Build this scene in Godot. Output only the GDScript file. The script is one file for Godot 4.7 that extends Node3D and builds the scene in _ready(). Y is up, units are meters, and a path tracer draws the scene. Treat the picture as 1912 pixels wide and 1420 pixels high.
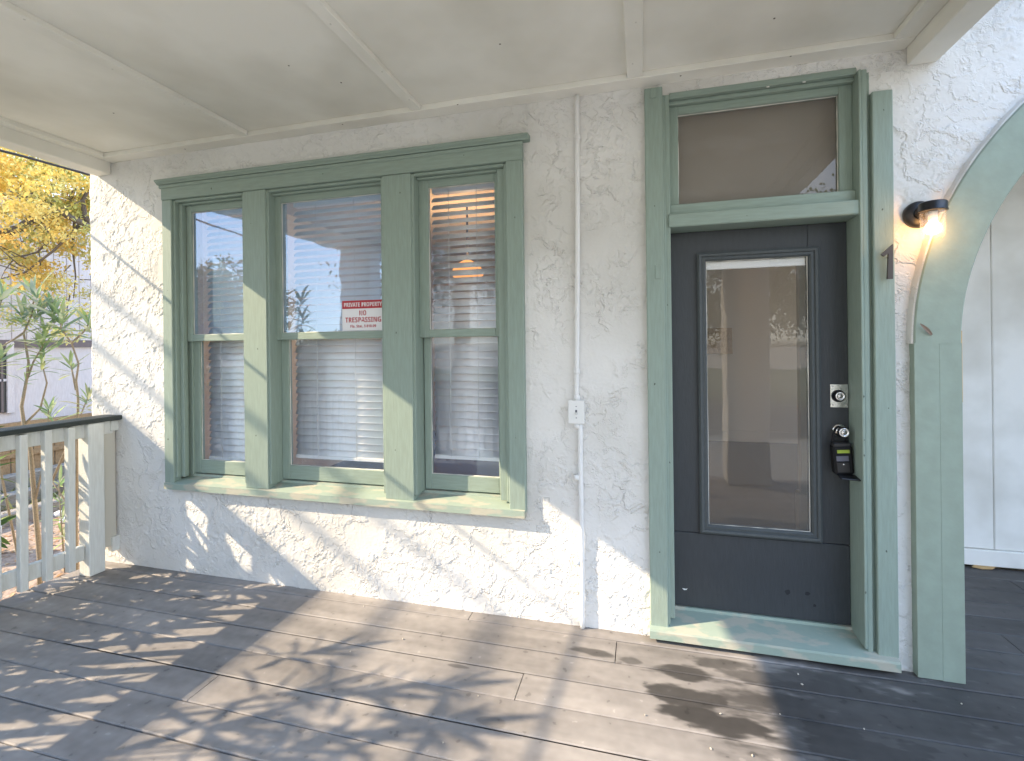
extends Node3D
# A porch: stucco wall with a triple window and a door, arch on the right, railing and garden on the left.
# Wall plane z = 0, porch towards +z, x to the right, deck top at y = 0.

var M := {}
var used := {}
var rng := RandomNumberGenerator.new()
const SUN := Vector3(1.0, -0.6474, -0.37)

# ---------------------------------------------------------------- naming
func numbered(called: String, parent: Node) -> String:
	var key := str(parent.get_instance_id()) + called
	var n: int = used.get(key, 0)
	used[key] = n + 1
	return called if n == 0 else "%s_%03d" % [called, n]

func put(o: Node, called: String, parent: Node) -> Node:
	o.name = numbered(called, parent)
	parent.add_child(o, true)
	return o

func tag(o: Node, label: String, category: String, group := "") -> Node:
	o.set_meta("label", label)
	o.set_meta("category", category)
	if group:
		o.set_meta("group", group)
	return o

func thing(called: String, label: String, category: String, at := Vector3.ZERO, group := "") -> Node3D:
	var o := Node3D.new()
	put(o, called, self)
	o.position = at
	tag(o, label, category, group)
	return o

func structure(called: String) -> Node3D:
	var o := Node3D.new()
	put(o, called, self)
	o.set_meta("kind", "structure")
	return o

func part(called: String, parent: Node) -> Node3D:
	return put(Node3D.new(), called, parent)

func begin(smooth := false) -> SurfaceTool:
	var st := SurfaceTool.new()
	st.begin(Mesh.PRIMITIVE_TRIANGLES)
	st.set_smooth_group(1 if smooth else -1)
	return st

func finish(st: SurfaceTool) -> ArrayMesh:
	st.generate_normals()
	return st.commit()

func obj(called: String, st: SurfaceTool, m: Material, parent: Node = self) -> MeshInstance3D:
	return inst(called, finish(st), m, parent)

func inst(called: String, mesh: Mesh, m: Material, parent: Node = self) -> MeshInstance3D:
	var o := MeshInstance3D.new()
	o.mesh = mesh
	o.material_override = m
	put(o, called, parent)
	return o

# ---------------------------------------------------------------- shapes
func tri(st: SurfaceTool, a: Vector3, b: Vector3, c: Vector3, out: Vector3) -> void:
	if (a - c).cross(a - b).dot(out) < 0.0:
		var t := b
		b = c
		c = t
	st.add_vertex(a)
	st.add_vertex(b)
	st.add_vertex(c)

func quad(st: SurfaceTool, a: Vector3, b: Vector3, c: Vector3, d: Vector3, out: Vector3) -> void:
	tri(st, a, b, c, out)
	tri(st, a, c, d, out)

# a box from corner a to corner b with chamfered edges
func box(st: SurfaceTool, a: Vector3, b: Vector3, r := 0.002, xf := Transform3D.IDENTITY) -> void:
	var mid := (a + b) / 2.0
	var h := (b - a).abs() / 2.0
	r = minf(r, minf(h.x, minf(h.y, h.z)) * 0.6)
	var v := func(s: Vector3, k: int) -> Vector3:
		var p := Vector3.ZERO
		for i in 3:
			p[i] = s[i] * (h[i] if i == k else h[i] - r)
		return xf * (mid + p)
	var dirn := func(s: Vector3) -> Vector3:
		return xf.basis * s
	for k in 3:
		var i := (k + 1) % 3
		var j := (k + 2) % 3
		for sk in [-1.0, 1.0]:
			var c := []
			for q in [[-1.0, -1.0], [1.0, -1.0], [1.0, 1.0], [-1.0, 1.0]]:
				var s := Vector3.ZERO
				s[k] = sk
				s[i] = q[0]
				s[j] = q[1]
				c.append(v.call(s, k))
			var o := Vector3.ZERO
			o[k] = sk
			quad(st, c[0], c[1], c[2], c[3], dirn.call(o))
		for si in [-1.0, 1.0]:
			for sj in [-1.0, 1.0]:
				var s1 := Vector3.ZERO
				s1[i] = si
				s1[j] = sj
				var s2 := s1
				s1[k] = -1.0
				s2[k] = 1.0
				var o2 := Vector3.ZERO
				o2[i] = si
				o2[j] = sj
				quad(st, v.call(s1, i), v.call(s2, i), v.call(s2, j), v.call(s1, j), dirn.call(o2))
	for sx in [-1.0, 1.0]:
		for sy in [-1.0, 1.0]:
			for sz in [-1.0, 1.0]:
				var s := Vector3(sx, sy, sz)
				tri(st, v.call(s, 0), v.call(s, 1), v.call(s, 2), dirn.call(s))

func bx(called: String, x0: float, x1: float, y0: float, y1: float, z0: float, z1: float, m: Material, parent: Node = self, r := 0.003) -> MeshInstance3D:
	var st := begin()
	box(st, Vector3(minf(x0, x1), minf(y0, y1), minf(z0, z1)), Vector3(maxf(x0, x1), maxf(y0, y1), maxf(z0, z1)), r)
	return obj(called, st, m, parent)

# tapered tube along points
func tube(st: SurfaceTool, pts: Array, radii: Array, sides := 8) -> void:
	var rings := []
	var up := Vector3.UP
	for i in pts.size():
		var t: Vector3 = (pts[mini(i + 1, pts.size() - 1)] - pts[maxi(i - 1, 0)]).normalized()
		if absf(t.dot(up)) > 0.97:
			up = Vector3.RIGHT if absf(t.x) < 0.9 else Vector3.BACK
		var s := t.cross(up).normalized()
		var u := s.cross(t).normalized()
		up = u
		var ring := []
		for k in sides:
			var a := TAU * k / sides
			ring.append(pts[i] + (s * cos(a) + u * sin(a)) * radii[i])
		rings.append(ring)
	for i in pts.size() - 1:
		for k in sides:
			var k2 := (k + 1) % sides
			var o: Vector3 = (rings[i][k] + rings[i][k2]) / 2.0 - pts[i]
			quad(st, rings[i][k], rings[i][k2], rings[i + 1][k2], rings[i + 1][k], o)
	for e in [0, pts.size() - 1]:
		var o2: Vector3 = pts[0] - pts[1] if e == 0 else pts[e] - pts[e - 1]
		for k in sides:
			tri(st, pts[e], rings[e][k], rings[e][(k + 1) % sides], o2)

# lathe: profile of (radius, height) along local y of xf
func lathe(st: SurfaceTool, prof: Array, xf: Transform3D, sides := 24) -> void:
	for i in prof.size() - 1:
		var p: Vector2 = prof[i]
		var q: Vector2 = prof[i + 1]
		var n := Vector2(q.y - p.y, p.x - q.x)
		for k in sides:
			var a := TAU * k / sides
			var b := TAU * (k + 1) / sides
			var ca := Vector3(cos(a), 0, sin(a))
			var cb := Vector3(cos(b), 0, sin(b))
			var mid := (ca + cb).normalized()
			var out := xf.basis * (mid * n.x + Vector3.UP * n.y)
			var A := xf * (ca * p.x + Vector3.UP * p.y)
			var B := xf * (cb * p.x + Vector3.UP * p.y)
			var C := xf * (cb * q.x + Vector3.UP * q.y)
			var D := xf * (ca * q.x + Vector3.UP * q.y)
			if p.x < 1e-5:
				tri(st, A, C, D, out)
			elif q.x < 1e-5:
				tri(st, A, B, C, out)
			else:
				quad(st, A, B, C, D, out)

# polygon in the x-y plane, extruded from z0 to z1
func slab(st: SurfaceTool, poly: PackedVector2Array, z0: float, z1: float) -> void:
	var idx := Geometry2D.triangulate_polygon(poly)
	for i in range(0, idx.size(), 3):
		for z in [z0, z1]:
			var o := Vector3(0, 0, 1 if z == maxf(z0, z1) else -1)
			tri(st, Vector3(poly[idx[i]].x, poly[idx[i]].y, z), Vector3(poly[idx[i + 1]].x, poly[idx[i + 1]].y, z), Vector3(poly[idx[i + 2]].x, poly[idx[i + 2]].y, z), o)
	var ccw := -1.0 if Geometry2D.is_polygon_clockwise(poly) else 1.0
	for i in poly.size():
		var p := poly[i]
		var q := poly[(i + 1) % poly.size()]
		var n := Vector2(q.y - p.y, p.x - q.x) * ccw
		quad(st, Vector3(p.x, p.y, z0), Vector3(q.x, q.y, z0), Vector3(q.x, q.y, z1), Vector3(p.x, p.y, z1), Vector3(n.x, n.y, 0))

# profile in the z-y plane, extruded along x
func along_x(st: SurfaceTool, prof: Array, x0: float, x1: float) -> void:
	var poly := PackedVector2Array(prof)
	var idx := Geometry2D.triangulate_polygon(poly)
	for i in range(0, idx.size(), 3):
		for x in [x0, x1]:
			var o := Vector3(1 if x == maxf(x0, x1) else -1, 0, 0)
			tri(st, Vector3(x, poly[idx[i]].y, poly[idx[i]].x), Vector3(x, poly[idx[i + 1]].y, poly[idx[i + 1]].x), Vector3(x, poly[idx[i + 2]].y, poly[idx[i + 2]].x), o)
	var ccw := -1.0 if Geometry2D.is_polygon_clockwise(poly) else 1.0
	for i in poly.size():
		var p := poly[i]
		var q := poly[(i + 1) % poly.size()]
		var n := Vector2(q.y - p.y, p.x - q.x) * ccw
		quad(st, Vector3(x0, p.y, p.x), Vector3(x0, q.y, q.x), Vector3(x1, q.y, q.x), Vector3(x1, p.y, p.x), Vector3(0, n.y, n.x))

# ---------------------------------------------------------------- materials
func lin(r: float, g: float, b: float, a := 1.0) -> Color:
	var c := Color(r, g, b).linear_to_srgb()
	c.a = a
	return c

func noise(seed_: int, freq: float, oct := 4, kind := FastNoiseLite.TYPE_SIMPLEX_SMOOTH) -> FastNoiseLite:
	var n := FastNoiseLite.new()
	n.seed = seed_
	n.frequency = freq
	n.noise_type = kind
	n.fractal_type = FastNoiseLite.FRACTAL_FBM
	n.fractal_octaves = oct
	return n

func tex(img: Image) -> ImageTexture:
	img.generate_mipmaps()
	return ImageTexture.create_from_image(img)

# grey image remapped to lo..hi
func remapped(img: Image, lo: float, hi: float, tint := Color.WHITE, rgb := false) -> Image:
	img.convert(Image.FORMAT_L8)
	var d := img.get_data()
	if not rgb:
		for i in d.size():
			d[i] = int(clampf(lo + (hi - lo) * d[i] / 255.0, 0, 1) * 255)
		return Image.create_from_data(img.get_width(), img.get_height(), false, Image.FORMAT_L8, d)
	var o := PackedByteArray()
	o.resize(d.size() * 3)
	for i in d.size():
		var t := clampf(lo + (hi - lo) * d[i] / 255.0, 0, 1)
		o[i * 3] = int(255 * lerpf(tint.r, 1.0, t))
		o[i * 3 + 1] = int(255 * lerpf(tint.g, 1.0, t))
		o[i * 3 + 2] = int(255 * lerpf(tint.b, 1.0, t))
	return Image.create_from_data(img.get_width(), img.get_height(), false, Image.FORMAT_RGB8, o)

var T := {}

func make_textures() -> void:
	T.mottle = tex(remapped(noise(3, 0.02, 5).get_seamless_image(256, 256), -0.15, 1.2, Color(0.95, 0.945, 0.94), true))
	T.spots = tex(remapped(noise(9, 0.05, 3).get_seamless_image(256, 256), -0.7, 2.6, Color(0.84, 0.82, 0.78), true))
	T.fine = tex(noise(5, 0.08, 4).get_seamless_image(256, 256))
	T.lumps = tex(noise(6, 0.03, 4).get_seamless_image(256, 256))
	T.brush = tex(noise(7, 0.06, 5).get_seamless_image(256, 256))
	T.trowel = trowel()
	var stn := noise(15, 0.006, 5).get_seamless_image(512, 512)
	T.stain = tex(remapped(stn, -0.1, 1.5, Color(0.90, 0.895, 0.88), true))
	T.worn = tex(blend(noise(17, 0.014, 5).get_seamless_image(256, 256), lin(0.285, 0.355, 0.30), lin(0.41, 0.40, 0.325), 0.50, 0.72))
	T.smear = tex(blend(noise(18, 0.012, 5).get_seamless_image(256, 256), lin(0.37, 0.34, 0.295), lin(0.42, 0.395, 0.355), 0.45, 0.95))
	T.ripple = tex(bump(noise(12, 0.012, 2).get_seamless_image(256, 256)))

# two paints, the second showing where the noise is high
func blend(img: Image, a: Color, b: Color, lo: float, hi: float) -> Image:
	img.convert(Image.FORMAT_L8)
	var d := img.get_data()
	var o := PackedByteArray()
	o.resize(d.size() * 3)
	for i in d.size():
		var c := a.lerp(b, smoothstep(lo, hi, d[i] / 255.0))
		o[i * 3] = int(c.r * 255)
		o[i * 3 + 1] = int(c.g * 255)
		o[i * 3 + 2] = int(c.b * 255)
	return Image.create_from_data(img.get_width(), img.get_height(), false, Image.FORMAT_RGB8, o)

# height of skip-trowelled stucco: ragged edges of thin plaster skins, one tile is 4.2 m
func trowel() -> ImageTexture:
	var W := 1536
	var N := []
	for q in [[51, 0.009, 60.0, 0.018], [52, 0.024, 36.0, 0.045], [53, 0.006, 1.0, 0.02], [54, 0.004, 1.0, 0.02], [55, 0.12, 1.0, 0.02]]:
		var n := noise(q[0], q[1], 4 if q[0] < 53 else 2)
		if q[2] > 1.0:
			n.domain_warp_enabled = true
			n.domain_warp_type = FastNoiseLite.DOMAIN_WARP_SIMPLEX
			n.domain_warp_amplitude = q[2]
			n.domain_warp_frequency = q[3]
			n.domain_warp_fractal_octaves = 4
		var im := n.get_seamless_image(W, W)
		im.convert(Image.FORMAT_L8)
		N.append(im.get_data())
	# one lookup per layer: a plateau with a raised lip at its edge
	var L := [PackedFloat32Array(), PackedFloat32Array()]
	for k in 2:
		L[k].resize(256)
		for i in 256:
			var a := (i - 128.0) / 128.0
			var w := [0.02, 0.03][k] as float
			L[k][i] = 0.45 * smoothstep(-w, w, a) + 0.55 * (exp(-pow((a - w) / (0.10 + 0.03 * k), 2.0)) if a > -w else 0.0)
	var mask := PackedFloat32Array()
	mask.resize(256)
	for i in 256:
		mask[i] = smoothstep(0.28, 0.54, i / 255.0)
	var A: PackedByteArray = N[0]
	var B: PackedByteArray = N[1]
	var C: PackedByteArray = N[2]
	var D: PackedByteArray = N[3]
	var E: PackedByteArray = N[4]
	var la: PackedFloat32Array = L[0]
	var lb: PackedFloat32Array = L[1]
	var o := PackedByteArray()
	o.resize(W * W)
	for i in W * W:
		o[i] = int(255.0 * clampf(0.06 + 0.52 * la[A[i]] * mask[C[i]] + 0.36 * lb[B[i]] * mask[D[i]] + 0.10 * E[i] / 255.0, 0, 1))
	return ImageTexture.create_from_image(Image.create_from_data(W, W, false, Image.FORMAT_L8, o))

func bump(img: Image) -> Image:
	img.convert(Image.FORMAT_RGBA8)
	img.bump_map_to_normal_map(6.0)
	return img

func mat(c: Color, rough := 0.8, opt := {}) -> StandardMaterial3D:
	var m := StandardMaterial3D.new()
	m.albedo_color = c
	m.roughness = rough
	m.metallic = opt.get("metal", 0.0)
	m.metallic_specular = opt.get("spec", 0.4)
	m.uv1_triplanar = true
	m.uv1_world_triplanar = opt.get("world", true)
	m.uv1_scale = opt.get("scale", Vector3.ONE * 2.0)
	if opt.has("color"):
		m.albedo_texture = opt.color
	if opt.has("height"):
		m.heightmap_enabled = true
		m.heightmap_texture = opt.height
		m.heightmap_scale = opt.get("depth", 0.1)
	return m

func make_materials() -> void:
	var g := lin(0.275, 0.345, 0.295)
	M.green = mat(g, 0.55, {"color": T.mottle, "height": T.brush, "depth": 0.07, "scale": Vector3(10, 1.1, 10)})
	M.green_x = mat(g, 0.55, {"color": T.mottle, "height": T.brush, "depth": 0.07, "scale": Vector3(1.1, 10, 10)})
	M.arch_green = mat(lin(0.29, 0.35, 0.285), 0.55, {"color": T.mottle, "height": T.lumps, "depth": 0.12, "scale": Vector3.ONE * 1.6})
	M.sill = mat(Color.WHITE, 0.75, {"color": T.worn, "height": T.brush, "depth": 0.08, "scale": Vector3(1.2, 2.5, 2.5)})
	M.stucco = mat(lin(0.735, 0.72, 0.69), 0.92, {"color": T.stain, "height": T.trowel, "depth": 1.1, "scale": Vector3.ONE / 4.2, "spec": 0.25})
	M.cream = mat(lin(0.83, 0.81, 0.74), 0.6, {"color": T.stain, "scale": Vector3.ONE * 0.3})
	M.white = mat(lin(0.80, 0.80, 0.79), 0.5, {"color": T.mottle, "height": T.brush, "depth": 0.12, "scale": Vector3(12, 1.5, 12)})
	M.rail = mat(lin(0.74, 0.745, 0.70), 0.55, {"color": T.mottle, "height": T.brush, "depth": 0.06, "scale": Vector3(10, 1.2, 10)})
	M.panel = mat(lin(0.85, 0.835, 0.79), 0.6, {"color": T.stain, "height": T.fine, "depth": 0.03, "scale": Vector3(0.5, 0.5, 0.5)})
	M.charcoal = mat(lin(0.040, 0.050, 0.048), 0.5, {"color": T.mottle, "height": T.brush, "depth": 0.12, "scale": Vector3(14, 14, 1.5)})
	M.slate = mat(lin(0.050, 0.055, 0.060), 0.42, {"color": T.mottle, "height": T.brush, "depth": 0.06, "scale": Vector3(8, 1.4, 8)})
	M.slate_trim = mat(lin(0.075, 0.085, 0.088), 0.5, {"color": T.mottle, "height": T.brush, "depth": 0.1, "scale": Vector3(8, 3.0, 8)})
	M.putty = mat(lin(0.62, 0.60, 0.54), 0.8)
	M.black = mat(lin(0.012, 0.012, 0.014), 0.35, {"spec": 0.5})
	M.scuff = mat(lin(0.022, 0.024, 0.027), 0.6)
	M.chip = mat(lin(0.10, 0.115, 0.095), 0.9)
	M.rubber = mat(lin(0.008, 0.008, 0.009), 0.7)
	M.chrome = mat(lin(0.72, 0.70, 0.69), 0.22, {"metal": 1.0, "height": T.brush, "depth": 0.01, "scale": Vector3(3, 30, 3)})
	M.plastic = mat(lin(0.74, 0.74, 0.72), 0.4)
	M.bulb = mat(lin(1, 0.9, 0.75), 0.5)
	M.bulb.emission_enabled = true
	M.bulb.emission = lin(1.0, 0.70, 0.38)
	M.bulb.emission_energy_multiplier = 1.4
	M.shade = mat(lin(0.6, 0.35, 0.15), 0.6)
	M.shade.emission_enabled = true
	M.shade.emission = lin(1.0, 0.38, 0.09)
	M.shade.emission_energy_multiplier = 0.5
	M.blind = mat(lin(0.86, 0.85, 0.83), 0.45)
	M.cord = mat(lin(0.7, 0.68, 0.64), 0.8)
	var gl := StandardMaterial3D.new()
	gl.transparency = BaseMaterial3D.TRANSPARENCY_ALPHA
	gl.albedo_color = Color(0.66, 0.82, 1.0, 0.02)
	gl.roughness = 0.0
	gl.metallic = 0.40
	gl.metallic_specular = 0.8
	gl.uv1_triplanar = true
	gl.uv1_world_triplanar = true
	gl.uv1_scale = Vector3(1.1, 0.8, 1.1)
	gl.normal_enabled = true
	gl.normal_texture = T.ripple
	gl.normal_scale = 0.02
	M.glass = gl
	var gw := gl.duplicate()
	gw.metallic = 0.13
	M.lower_glass = gw
	var gd := gl.duplicate()
	gd.albedo_color = Color(0.86, 0.83, 0.78, 0.03)
	gd.metallic = 0.08
	gd.normal_scale = 0.012
	M.door_glass = gd
	var dust := gl.duplicate()
	dust.metallic = 0.2
	dust.albedo_color = Color(0.5, 0.46, 0.42, 0.25)
	M.dusty_glass = dust
	var jar := StandardMaterial3D.new()
	jar.transparency = BaseMaterial3D.TRANSPARENCY_ALPHA
	jar.albedo_color = Color(1, 0.96, 0.9, 0.06)
	jar.roughness = 0.03
	jar.metallic_specular = 0.6
	M.jar = jar
	M.inner_wall = mat(lin(0.55, 0.48, 0.39), 0.9)
	M.transom_cloth = mat(Color.WHITE, 0.95, {"color": T.smear, "scale": Vector3(0.5, 1.2, 1.0)})
	M.inner_dark = mat(lin(0.10, 0.075, 0.06), 0.6, {"color": T.mottle})
	M.inner_white = mat(lin(0.60, 0.57, 0.53), 0.6)
	M.bare_wood = mat(lin(0.55, 0.36, 0.17), 0.7, {"height": T.brush, "depth": 0.1, "scale": Vector3(20, 2, 20)})
	M.dead_leaf = mat(lin(0.22, 0.16, 0.12), 0.85)
	M.ground = mat(lin(0.52, 0.455, 0.35), 0.95, {"color": T.spots, "height": T.lumps, "depth": 3.0, "scale": Vector3.ONE * 0.6})
	M.grass = mat(lin(0.10, 0.13, 0.05), 0.95, {"color": T.mottle, "height": T.lumps, "depth": 4.0, "scale": Vector3.ONE * 0.7})
	M.litter = mat(lin(0.34, 0.25, 0.185), 0.95, {"color": T.spots, "height": T.lumps, "depth": 3.0, "scale": Vector3.ONE * 0.9})
	M.bounce_concrete = mat(lin(0.58, 0.53, 0.44), 0.9, {"color": T.spots, "height": T.fine, "depth": 0.2, "scale": Vector3.ONE * 0.8})
	M.asphalt = mat(lin(0.06, 0.06, 0.06), 0.9, {"color": T.mottle})
	M.timber = mat(lin(0.36, 0.33, 0.29), 0.9, {"color": T.spots, "height": T.brush, "depth": 1.0, "scale": Vector3(9, 9, 1.0)})
	M.fence = mat(lin(0.40, 0.27, 0.15), 0.85, {"color": T.spots, "height": T.brush, "depth": 0.5, "scale": Vector3(9, 1.2, 9)})
	M.siding = mat(lin(0.72, 0.67, 0.665), 0.85, {"color": T.mottle, "height": T.brush, "depth": 0.3, "scale": Vector3(6, 1, 6)})
	M.band = mat(lin(0.20, 0.165, 0.16), 0.8, {"color": T.mottle})
	M.dark_pane = mat(lin(0.02, 0.025, 0.03), 0.06, {"spec": 0.6})
	M.bark = mat(lin(0.20, 0.17, 0.145), 0.95, {"color": T.spots, "height": T.brush, "depth": 1.5, "scale": Vector3(7, 2, 7)})
	M.stem = mat(lin(0.30, 0.25, 0.18), 0.85, {"color": T.spots, "scale": Vector3.ONE * 6.0})
	M.leaf_a = leafy(lin(0.11, 0.21, 0.045))
	M.leaf_b = leafy(lin(0.24, 0.35, 0.075))
	M.leaf_c = leafy(lin(0.30, 0.33, 0.10))
	M.tinted = leafy(Color.WHITE)
	M.tinted.vertex_color_use_as_albedo = true
	M.cable = mat(lin(0.03, 0.03, 0.035), 0.6)
	M.red = mat(lin(0.42, 0.03, 0.04), 0.5)
	M.paper = mat(lin(0.74, 0.73, 0.74), 0.5)
	M.bin = mat(lin(0.08, 0.12, 0.28), 0.45)
	M.bag = mat(lin(0.42, 0.44, 0.48), 0.35)
	M.lcd = mat(lin(0.33, 0.42, 0.05), 0.4)
	M.grey_label = mat(lin(0.12, 0.12, 0.15), 0.5)
	M.number = mat(lin(0.075, 0.065, 0.06), 0.4, {"metal": 0.3})
	M.roof = mat(lin(0.12, 0.11, 0.10), 0.9, {"color": T.mottle})
	M.stone = mat(lin(0.70, 0.68, 0.66), 0.8, {"color": T.mottle})
	M.petal = mat(lin(0.50, 0.46, 0.38), 0.9)

func leafy(c: Color) -> StandardMaterial3D:
	var m := StandardMaterial3D.new()
	m.albedo_color = c
	m.roughness = 0.6
	m.metallic_specular = 0.25
	m.backlight_enabled = true
	m.backlight = Color(0.55, 0.55, 0.55)
	return m

# ---------------------------------------------------------------- main
func _ready() -> void:
	rng.seed = 11
	var near := 0.05
	var f := 907.37
	var cam := Camera3D.new()
	cam.name = "camera"
	cam.basis = Basis(Vector3.UP, 0.261) * Basis(Vector3.BACK, -0.0117)
	cam.position = Vector3(0, 1.5021, 2.6)
	cam.set_frustum(near * 1420.0 / f, Vector2(0, -near * 65.0 / f), near, 500.0)
	add_child(cam)
	cam.current = true

	var sun := DirectionalLight3D.new()
	sun.name = "sun"
	sun.light_energy = 1.3
	sun.light_color = Color(1.0, 0.91, 0.78)
	sun.light_angular_distance = 0.47
	sun.shadow_enabled = true
	add_child(sun)
	sun.look_at_from_position(Vector3.ZERO, SUN, Vector3.UP)

	make_textures()

	var env := Environment.new()
	env.background_mode = Environment.BG_SKY
	var sky := Sky.new()
	var ps := ProceduralSkyMaterial.new()
	ps.sky_top_color = Color(0.48, 0.665, 0.90)
	ps.sky_horizon_color = Color(0.975, 0.97, 0.915)
	ps.sky_curve = 0.24
	ps.ground_bottom_color = Color(0.45, 0.42, 0.38)
	ps.ground_horizon_color = Color(0.75, 0.76, 0.78)
	ps.sun_angle_max = 12.0
	ps.sky_energy_multiplier = 1.15
	ps.sky_cover = clouds()
	ps.sky_cover_modulate = Color(1, 1, 1, 0.9)
	sky.sky_material = ps
	env.sky = sky
	env.tonemap_mode = Environment.TONE_MAPPER_LINEAR
	env.tonemap_exposure = 2.72
	env.sdfgi_enabled = true
	env.ssao_enabled = true
	env.ssil_enabled = true
	var we := WorldEnvironment.new()
	we.name = "environment"
	we.environment = env
	add_child(we)

	make_materials()
	make_ground()
	make_deck()
	make_house()
	make_porch_roof()
	make_railings()
	make_wall_things()
	make_blinds()
	make_neighbour()
	make_garden()
	make_street()

func clouds() -> ImageTexture:
	var n := noise(21, 0.013, 5)
	var im := Image.create(512, 256, false, Image.FORMAT_RGBA8)
	for y in 256:
		for x in 512:
			var up := 1.0 - y / 128.0
			if up < 0.02:
				continue
			var a := TAU * x / 512.0
			var p := Vector3(cos(a), 0, sin(a)) * 60.0 / (up + 0.25)
			var v := n.get_noise_3d(p.x, up * 90.0, p.z)
			var t := smoothstep(0.18, 0.5, v) * smoothstep(0.02, 0.12, up)
			im.set_pixel(x, y, Color(1, 1, 1, t))
	return ImageTexture.create_from_image(im)

# ---------------------------------------------------------------- ground and deck
func make_ground() -> void:
	var st := begin()
	quad(st, Vector3(-200, -0.6, -200), Vector3(200, -0.6, -200), Vector3(200, -0.6, 200), Vector3(-200, -0.6, 200), Vector3.UP)
	var o := obj("ground", st, M.ground)
	o.set_meta("kind", "structure")

func make_deck() -> void:
	var deck := structure("porch_floor")
	var X0 := -3.76
	var X1 := 4.3
	var W := 2048
	var H := 1180
	# paint: weathered brown-grey, streaked along the boards, with damp staining near the door and broad darker patches to the right
	var streak := noise(31, 0.03, 4).get_image(256, H)
	streak.resize(W, H, Image.INTERPOLATE_CUBIC)
	var blotch := noise(32, 0.012, 5).get_image(W / 4, H / 4)
	blotch.resize(W, H, Image.INTERPOLATE_CUBIC)
	var speck := noise(33, 0.11, 3).get_image(W / 2, H / 2)
	speck.resize(W, H, Image.INTERPOLATE_BILINEAR)
	for im in [streak, blotch, speck]:
		im.convert(Image.FORMAT_L8)
	var sd: PackedByteArray = streak.get_data()
	var bd: PackedByteArray = blotch.get_data()
	var kd: PackedByteArray = speck.get_data()
	var edge := noise(34, 6.0, 4)
	# dark patches: centre x, z, half-length, half-width, strength
	var dark_patches := [
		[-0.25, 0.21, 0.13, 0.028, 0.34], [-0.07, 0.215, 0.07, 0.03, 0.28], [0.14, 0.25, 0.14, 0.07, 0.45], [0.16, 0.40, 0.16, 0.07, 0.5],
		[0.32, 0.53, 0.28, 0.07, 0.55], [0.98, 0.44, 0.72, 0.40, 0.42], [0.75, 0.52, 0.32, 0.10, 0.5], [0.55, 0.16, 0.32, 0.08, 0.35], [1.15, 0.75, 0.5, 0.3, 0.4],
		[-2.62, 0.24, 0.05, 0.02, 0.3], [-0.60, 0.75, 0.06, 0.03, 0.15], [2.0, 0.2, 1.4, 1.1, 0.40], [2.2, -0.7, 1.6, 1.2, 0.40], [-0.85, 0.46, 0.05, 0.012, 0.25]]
	var out := PackedByteArray()
	out.resize(W * H * 3)
	var base := Color(0.548, 0.53, 0.515)
	for y in H:
		var z := -1.35 + 4.6 * y / H
		var board := floori((z + 0.09) / 0.174)
		var tone := 1.0 + 0.04 * sin(board * 12.9898) * cos(board * 4.1)
		for x in W:
			var i := y * W + x
			var wx := X0 + (X1 - X0) * x / W
			var v := tone + (sd[i] - 128) / 128.0 * 0.10 + (bd[i] - 128) / 128.0 * 0.12 + (kd[i] - 128) / 128.0 * 0.06
			if kd[i] < 46:
				v -= 0.13
			if kd[i] > 214:
				v += 0.10
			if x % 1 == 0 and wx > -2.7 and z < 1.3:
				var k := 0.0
				for s in dark_patches:
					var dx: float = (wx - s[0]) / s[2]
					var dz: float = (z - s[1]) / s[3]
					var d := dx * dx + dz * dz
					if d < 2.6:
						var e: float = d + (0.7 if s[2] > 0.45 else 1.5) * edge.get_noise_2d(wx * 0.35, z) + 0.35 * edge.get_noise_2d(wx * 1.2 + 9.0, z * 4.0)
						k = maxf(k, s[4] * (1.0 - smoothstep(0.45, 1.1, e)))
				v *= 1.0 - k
			out[i * 3] = int(clampf(base.r * v, 0, 1) * 255)
			out[i * 3 + 1] = int(clampf(base.g * v, 0, 1) * 255)
			out[i * 3 + 2] = int(clampf(base.b * v, 0, 1) * 255)
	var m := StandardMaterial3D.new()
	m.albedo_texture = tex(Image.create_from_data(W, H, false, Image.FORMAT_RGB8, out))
	m.roughness = 0.62
	m.metallic_specular = 0.4
	m.heightmap_enabled = true
	m.heightmap_texture = ImageTexture.create_from_image(streak)
	m.heightmap_scale = 0.12
	m.texture_repeat = false
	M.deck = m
	var joints := {0: [-0.94, 2.3], 1: [-0.14, 2.9], 2: [0.268, -2.4], 3: [-0.54, 2.2], 4: [0.52, -2.9], 5: [-1.9, 1.9], 6: [0.9], 7: [-0.7], -1: [2.6], -2: [1.75], -4: [3.0], -6: [2.2]}
	for k in range(-7, 18):
		var z0 := -0.09 + 0.174 * k
		var z1 := z0 + 0.174
		var xs := [X0 + rng.randf_range(-0.012, 0.012)]
		if z1 < 0.02:
			xs = [1.28]
		for j in joints.get(k, []):
			if j > xs[0]:
				xs.append(j)
		xs.append(X1)
		for i in xs.size() - 1:
			var dy := rng.randf_range(-0.0025, 0.001)
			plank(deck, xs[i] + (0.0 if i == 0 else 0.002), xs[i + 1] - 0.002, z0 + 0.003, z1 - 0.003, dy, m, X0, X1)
	# joists and rim board under the boards
	var under := structure("porch_frame")
	bx("rim_board", -3.72, -3.68, -0.22, -0.035, 0.0, 3.2, M.rail, under)
	bx("rim_board", -3.68, 4.25, -0.22, -0.035, 2.98, 3.02, M.rail, under)
	for i in 16:
		bx("joist", -3.6 + i * 0.5, -3.56 + i * 0.5, -0.22, -0.036, 0.02, 2.97, M.timber, under)
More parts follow.
